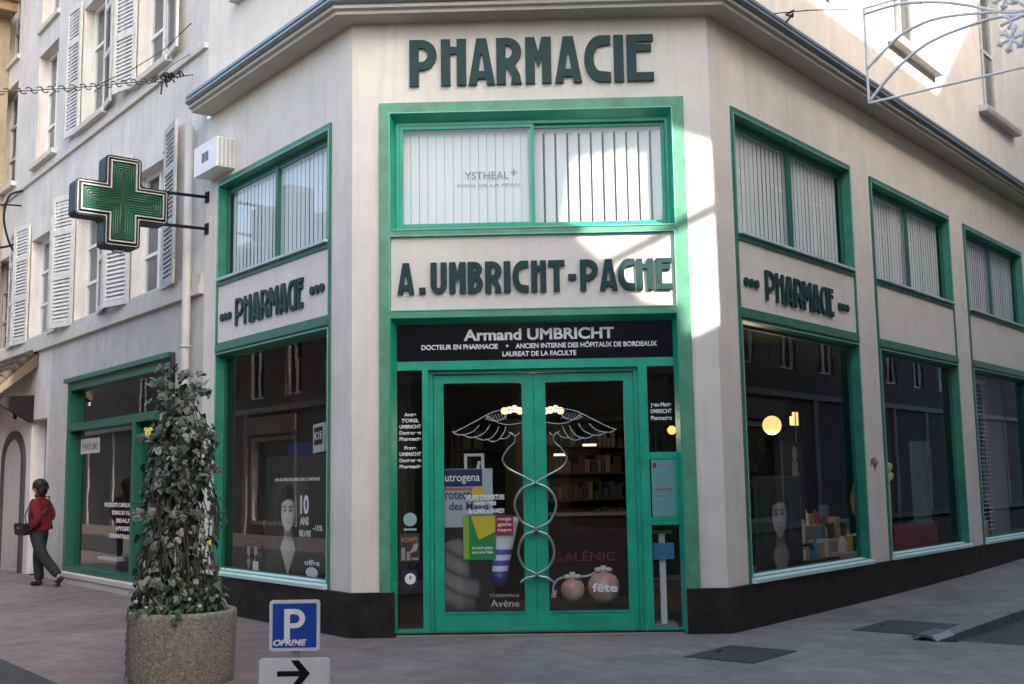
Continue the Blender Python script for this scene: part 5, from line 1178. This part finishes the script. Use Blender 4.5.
hm.ball(Vector((.012, 0, 1.575)), .112, 20, sx=1.0, sy=.94, sz=.86); hm.ball(Vector((-.03, 0, 1.49)), .09, 16, sx=.8, sy=1.08, sz=1.2)
for k in range(150):      # loose locks over the cap of hair
    a = random.uniform(.9, 5.4); el = random.uniform(-.2, 1.45); d = Vector((math.cos(a)*math.cos(el), math.sin(a)*math.cos(el), math.sin(el)*.9)); p = Vector((.008, 0, 1.565)) + d*.105
    q = p + Vector((-.012, 0, -.035)) + d*.012; hm.tube([p, (p+q)/2 + d*.008, q + Vector((random.uniform(-.01, .01), random.uniform(-.012, .012), -.02))], .008, 4, r1=.003)
ho = part('hair', hm, mat('dark_hair', (.012, .009, .008), .55, vary=.3, vscale=40, bump=.5), None, smooth=True); ho.parent = PE
fm = MB()
for s in (-1, 1): fm.ball(Vector((.128, .028*s, 1.535)), .009, 8)
eo = part('eyes', fm, blk, None); eo.parent = PE
fm = MB(); fm.ball(Vector((.126, 0, 1.472)), .016, 8, sx=.4, sz=.4); eo = part('mouth', fm, mat('lip', (.30, .10, .09), .5), None); eo.parent = PE
# handbag
Mp = Matrix.Translation(PX) @ Matrix.Rotation(math.atan2(.28, -.96), 4, 'Z')
BG = thing('handbag', 'small black shoulder bag at the hip of the walking woman', 'bag', Mp @ Vector((.16, .12, .80)))
fr = Frame(Mp @ Vector((.13, .22, 0)), Mp.to_3x3() @ Vector((1, -.35, 0)).normalized(), Mp.to_3x3() @ Vector((.35, 1, 0)).normalized())
g = MB(); g.prism(fr, rrect(-.15, .13, .80, .98, .05), -.055, .055); part('pouch', g, blkm, BG)
g = MB(); g.prism(fr, rrect(-.152, .132, .89, .985, .04), .0555, .068); g.box(fr, -.02, .02, .068, .074, .90, .925, 1); part('flap', g, [blkm, M['metal']], BG)
g = MB(); T_ = lambda *a: Mp @ Vector(a); g.tube([T_(.06, .22, .97), T_(.11, .19, 1.1), T_(.155, .05, 1.25), T_(.09, -.14, 1.395), T_(-.06, -.14, 1.385), T_(-.17, .03, 1.2), T_(-.12, .20, 1.02), T_(.06, .22, .97)], .010, 6); part('strap', g, blkm, BG)

# ================================================================== BUILDINGS ACROSS THE STREETS (reflected in the glass, and shading the corner)
def facade(name, label, fr, u0, u1, top, wallm, wins, shop=None, winm='white'):
    B = thing(name, label, 'building', fr(u0, 0, 0))
    g = MB(); g.grid(fr, u0, u1, -.3, top, wins + (shop or []), depth=.18); part('wall', g, wallm, B)
    g = MB(); g.box(fr, u0, u1, .0, .35, top, top+.22); part('cornice', g, M['stone_trim'], B)
    g = MB()
    for z in (3.75, 7.1): 
        if z < top: g.box(fr, u0, u1, .0, .12, z, z+.16)
    n_ = int((min(u1, 40)-max(u0, -40))/3.1)
    for i in range(n_+1):
        u = max(u0, -40)+.12+i*3.1
        if not any(a-.3 < u < b+.3 for (a, b, c, d) in (shop or [])): g.box(fr, u-.12, u+.12, .0, .07, .0, 3.75)
    part('stone_bands', g, pale_w, B)
    for (a, b, c, d) in wins:
        if d < 7.2 and -14 < a < 16:
            g = MB(); g.box(fr, a-.5, a-.02, .01, .05, c-.05, d+.05); part('shutter', g, M['shutter_grey'], B); g = MB(); g.box(fr, b+.02, b+.5, .01, .05, c-.05, d+.05); part('shutter', g, M['shutter_grey'], B)
        g = MB(); g.frame(fr, a+.003, b-.003, c+.003, d-.003, .07, -.16, -.1); g.box(fr, (a+b)/2-.04, (a+b)/2+.04, -.155, -.09, c+.075, d-.075); o = part('window', g, M['white'], B)
        g = MB(); g.quad(fr, a, b, c, d, -.17); part('pane', g, M['black'], o)
    for i, (a, b, c, d) in enumerate(shop or []):
        g = MB(); g.frame(fr, a+.003, b-.003, c+.003, d-.003, .12, -.16, .03); o = part('shopfront', g, M['soffit'], B); g = MB(); g.quad(fr, a, b, c, d, -.17); part('pane', g, M['black'], o)
        g = MB(); g.box(fr, a-.1, b+.1, .04, .14, d+.08, d+.62); part('fascia', g, tan_w, B)
    return B
NRo = 8.5
XR = Frame(RW(0, NRo, 0), -dR, -nR)      # u runs the other way: wall u -> -u
tan_w = mat('across_tan', (.20, .17, .14), .9, vary=.15, vscale=1.2, streak=.4); dark_w = mat('across_dark', (.11, .095, .085), .9, vary=.25, vscale=1.0, streak=.4); pale_w = mat('across_pale', (.30, .285, .26), .9, vary=.1, vscale=1.2, streak=.3)
def rowwins(u0, u1, step, hw, zs):
    out = []; u = u0+step/2
    while u < u1-hw:
        for (c, d) in zs: out.append((u-hw, u+hw, c, d))
        u += step
    return out
# main house: straight eaves at 12.3 m
facade('stone_terrace_house', 'tan stone house across the right street with a dark shopfront', XR, -5.45, .2, 12.32, dark_w, rowwins(-5.45, .2, 1.9, .5, [(4.6, 6.6), (7.8, 9.7), (10.3, 11.6)]), [(-5.2, -2.9, .3, 3.0), (-2.5, -.1, .3, 3.0)])
B = bpy.data.objects['stone_terrace_house']
g = MB(); g.face([XR(-5.45, 0, 12.5), XR(.2, 0, 12.5), XR(.2, -6, 12.5), XR(-5.45, -6, 12.5)]); g.box(XR, -5.45, .2, -6.2, -6, -.3, 12.5); part('roof', g, M['soffit'], B)
g = MB(); g.text(XR, 'LIBRAIRIE', -4.9, -3.2, 3.2, .3, .145, .02, .02); part('shop_lettering', g, M['text'], B)
# gabled house farther along
B = facade('gabled_house', 'tall gabled house farther along the far side of the right street', XR, -70, -5.45, 12.3, dark_w, rowwins(-34, -5.45, 2.6, .55, [(4.6, 6.8), (8.0, 10.0)]), [(-10, -7, .3, 3.0), (-14, -11, .3, 3.0), (-19, -15.5, .3, 3.0)])
g = MB(); g.prism(XR, [(-5.46, 12.53), (-8.3, 15.1), (-14, 19.5), (-70, 19.5), (-70, 12.53)], -.4, 0); part('gable', g, dark_w, B)  # unseen gable carried higher to cut sky light on the right wall
# corner house; unseen upper wall invented, its opening cut to shape the sun patch
B = facade('corner_house', 'unseen corner house across the crossing with an added upper wall cut open for the sun patch', XR, .2, 5.6, 8.0, tan_w, rowwins(.2, 5.6, 1.8, .5, [(4.4, 6.4)]), [(.6, 2.8, .3, 3.0), (3.1, 5.3, .3, 3.0)])
g = MB()
lit = [(.45, 4.0), (.62, 5.05), (1.2, 5.13), (1.86, 4.92), (1.90, 2.95), (1.50, 2.95), (1.44, 3.22), (1.12, 3.32), (.75, 3.72)]
hole = []
for x, z in lit:
    l_ = (8.5-(x-1.857)*.786)/.985; hole.append((-((x-1.857)*.618-.1705*l_), z+.6249*l_+(.06 if z > 4.5 else 0)))
g.shape(XR, [[(.2, 8.22), (5.6, 8.22), (5.6, 15.5), (.2, 15.5)], hole], -.10, 0); part('sun_cutout_wall', g, tan_w, B)
g = MB(); g.box(XR, 1.3, 2.9, -.09, -.01, 9.62, 9.71); part('sun_patch_bar', g, M['iron'], B)  # unseen bar added across the opening to break up the sun patch
g = MB(); g.box(XR, -.0 + .2, 5.6, -1.2, .3, 15.5, 15.7); part('roof', g, M['soffit'], B)
# unseen houses behind the viewer, heights set to shade and light the corner
facade('narrow_house', 'unseen narrow house beside the corner house, raised to keep sun off the left paving', XR, 5.6, 9.2, 12.0, tan_w, rowwins(5.6, 9.2, 1.8, .5, [(4.2, 6.2), (7.6, 9.6)]), [(6, 8.8, .3, 3)])
facade('low_house', 'low pale house behind the crossing', XR, 9.2, 14.35, 6.6, pale_w, rowwins(9.2, 14.35, 2.5, .55, [(4.2, 5.8)]), [(10, 13, .3, 3)])
XL = Frame(L(0, 9.5, 0), -dL, -nL)
B = facade('bar_house', 'low house with a bar front across the left street', XL, 1.5, 14, 6.8, dark_w, rowwins(1.5, 14, 2.4, .55, [(4.2, 6.0)]), [(2, 5, .3, 3), (6, 9, .3, 3), (10, 13, .3, 3)])
g = MB(); g.text(XL, 'Bar', 6.4, 8.4, 2.1, .55, .04, .02, .02); part('window_lettering', g, M['text'], B)
facade('long_house', 'long low house farther up the far side of the left street', XL, 14, 80, 9.0, dark_w, rowwins(14, 34, 2.5, .55, [(4.2, 6.2)]), [(15, 18, .3, 3), (20, 23, .3, 3)])
facade('crossing_house', 'low house closing the crossing behind the viewer', XL, -13.65, 1.5, 6.8, tan_w, rowwins(-13.65, 1.5, 2.4, .55, [(4.2, 6.0)]), [(-3, 0, .3, 3), (-7, -4, .3, 3)])

def lamp_light(p, e):
    l = bpy.data.lights.new('lamp_light', 'POINT'); l.energy = e; l.color = (1, .72, .42); l.shadow_soft_size = .08
    o = bpy.data.objects.new('lamp_light', l); col.objects.link(o); o.location = p
lamp_light(RW(3.49, -1.2, 1.95), 4); lamp_light((-.05, 2.0, 2.15), 3.5)
# ================================================================== LIGHT, SKY, CAMERA
EL = 32.0
s_h = Vector((math.sin(R(42)), -math.cos(R(42)), 0)); sdir = (s_h*math.cos(R(EL)) + Vector((0, 0, math.sin(R(EL))))).normalized()
su = bpy.data.lights.new('sun', 'SUN'); su.energy = 2.7; su.angle = R(.53); su.color = (1.0, .94, .84)
so = bpy.data.objects.new('sun', su); col.objects.link(so); so.rotation_euler = (-sdir).to_track_quat('-Z', 'Y').to_euler(); so.location = (6, -8, 20)
wd = bpy.data.worlds.new('World'); sc.world = wd; wd.use_nodes = True; nt = wd.node_tree
bg = nt.nodes['Background']; sky = nt.nodes.new('ShaderNodeTexSky'); sky.sky_type = 'NISHITA'; sky.sun_disc = False
sky.sun_elevation = R(EL); sky.sun_rotation = math.atan2(s_h.x, s_h.y); sky.air_density = 1.0; sky.dust_density = 4.0; sky.ozone_density = .4
nt.links.new(sky.outputs[0], bg.inputs[0]); bg.inputs[1].default_value = .13
cd = bpy.data.cameras.new('camera'); co = bpy.data.objects.new('camera', cd); col.objects.link(co); sc.camera = co
cd.sensor_width = 36; cd.lens = 1115.05*36/1024; cd.clip_end = 600; cd.clip_start = .05
fw = Vector((-.02459068, .99193145, .1243676)); rt = Vector((.99951583, .02676747, -.01586204)); up = Vector((.01906306, -.12391733, .99210942))
co.matrix_world = Matrix(((rt.x, up.x, -fw.x, .0507818), (rt.y, up.y, -fw.y, -11.212427), (rt.z, up.z, -fw.z, 1.5), (0, 0, 0, 1)))
vs = sc.view_settings; vs.view_transform = 'Standard'; vs.look = 'None'; vs.exposure = 2.22; vs.gamma = 1.0; vs.use_curve_mapping = False
sc.cycles.max_bounces = 8; sc.cycles.transparent_max_bounces = 16; sc.cycles.use_denoising = True
sc.cycles.sample_clamp_indirect = 6.0
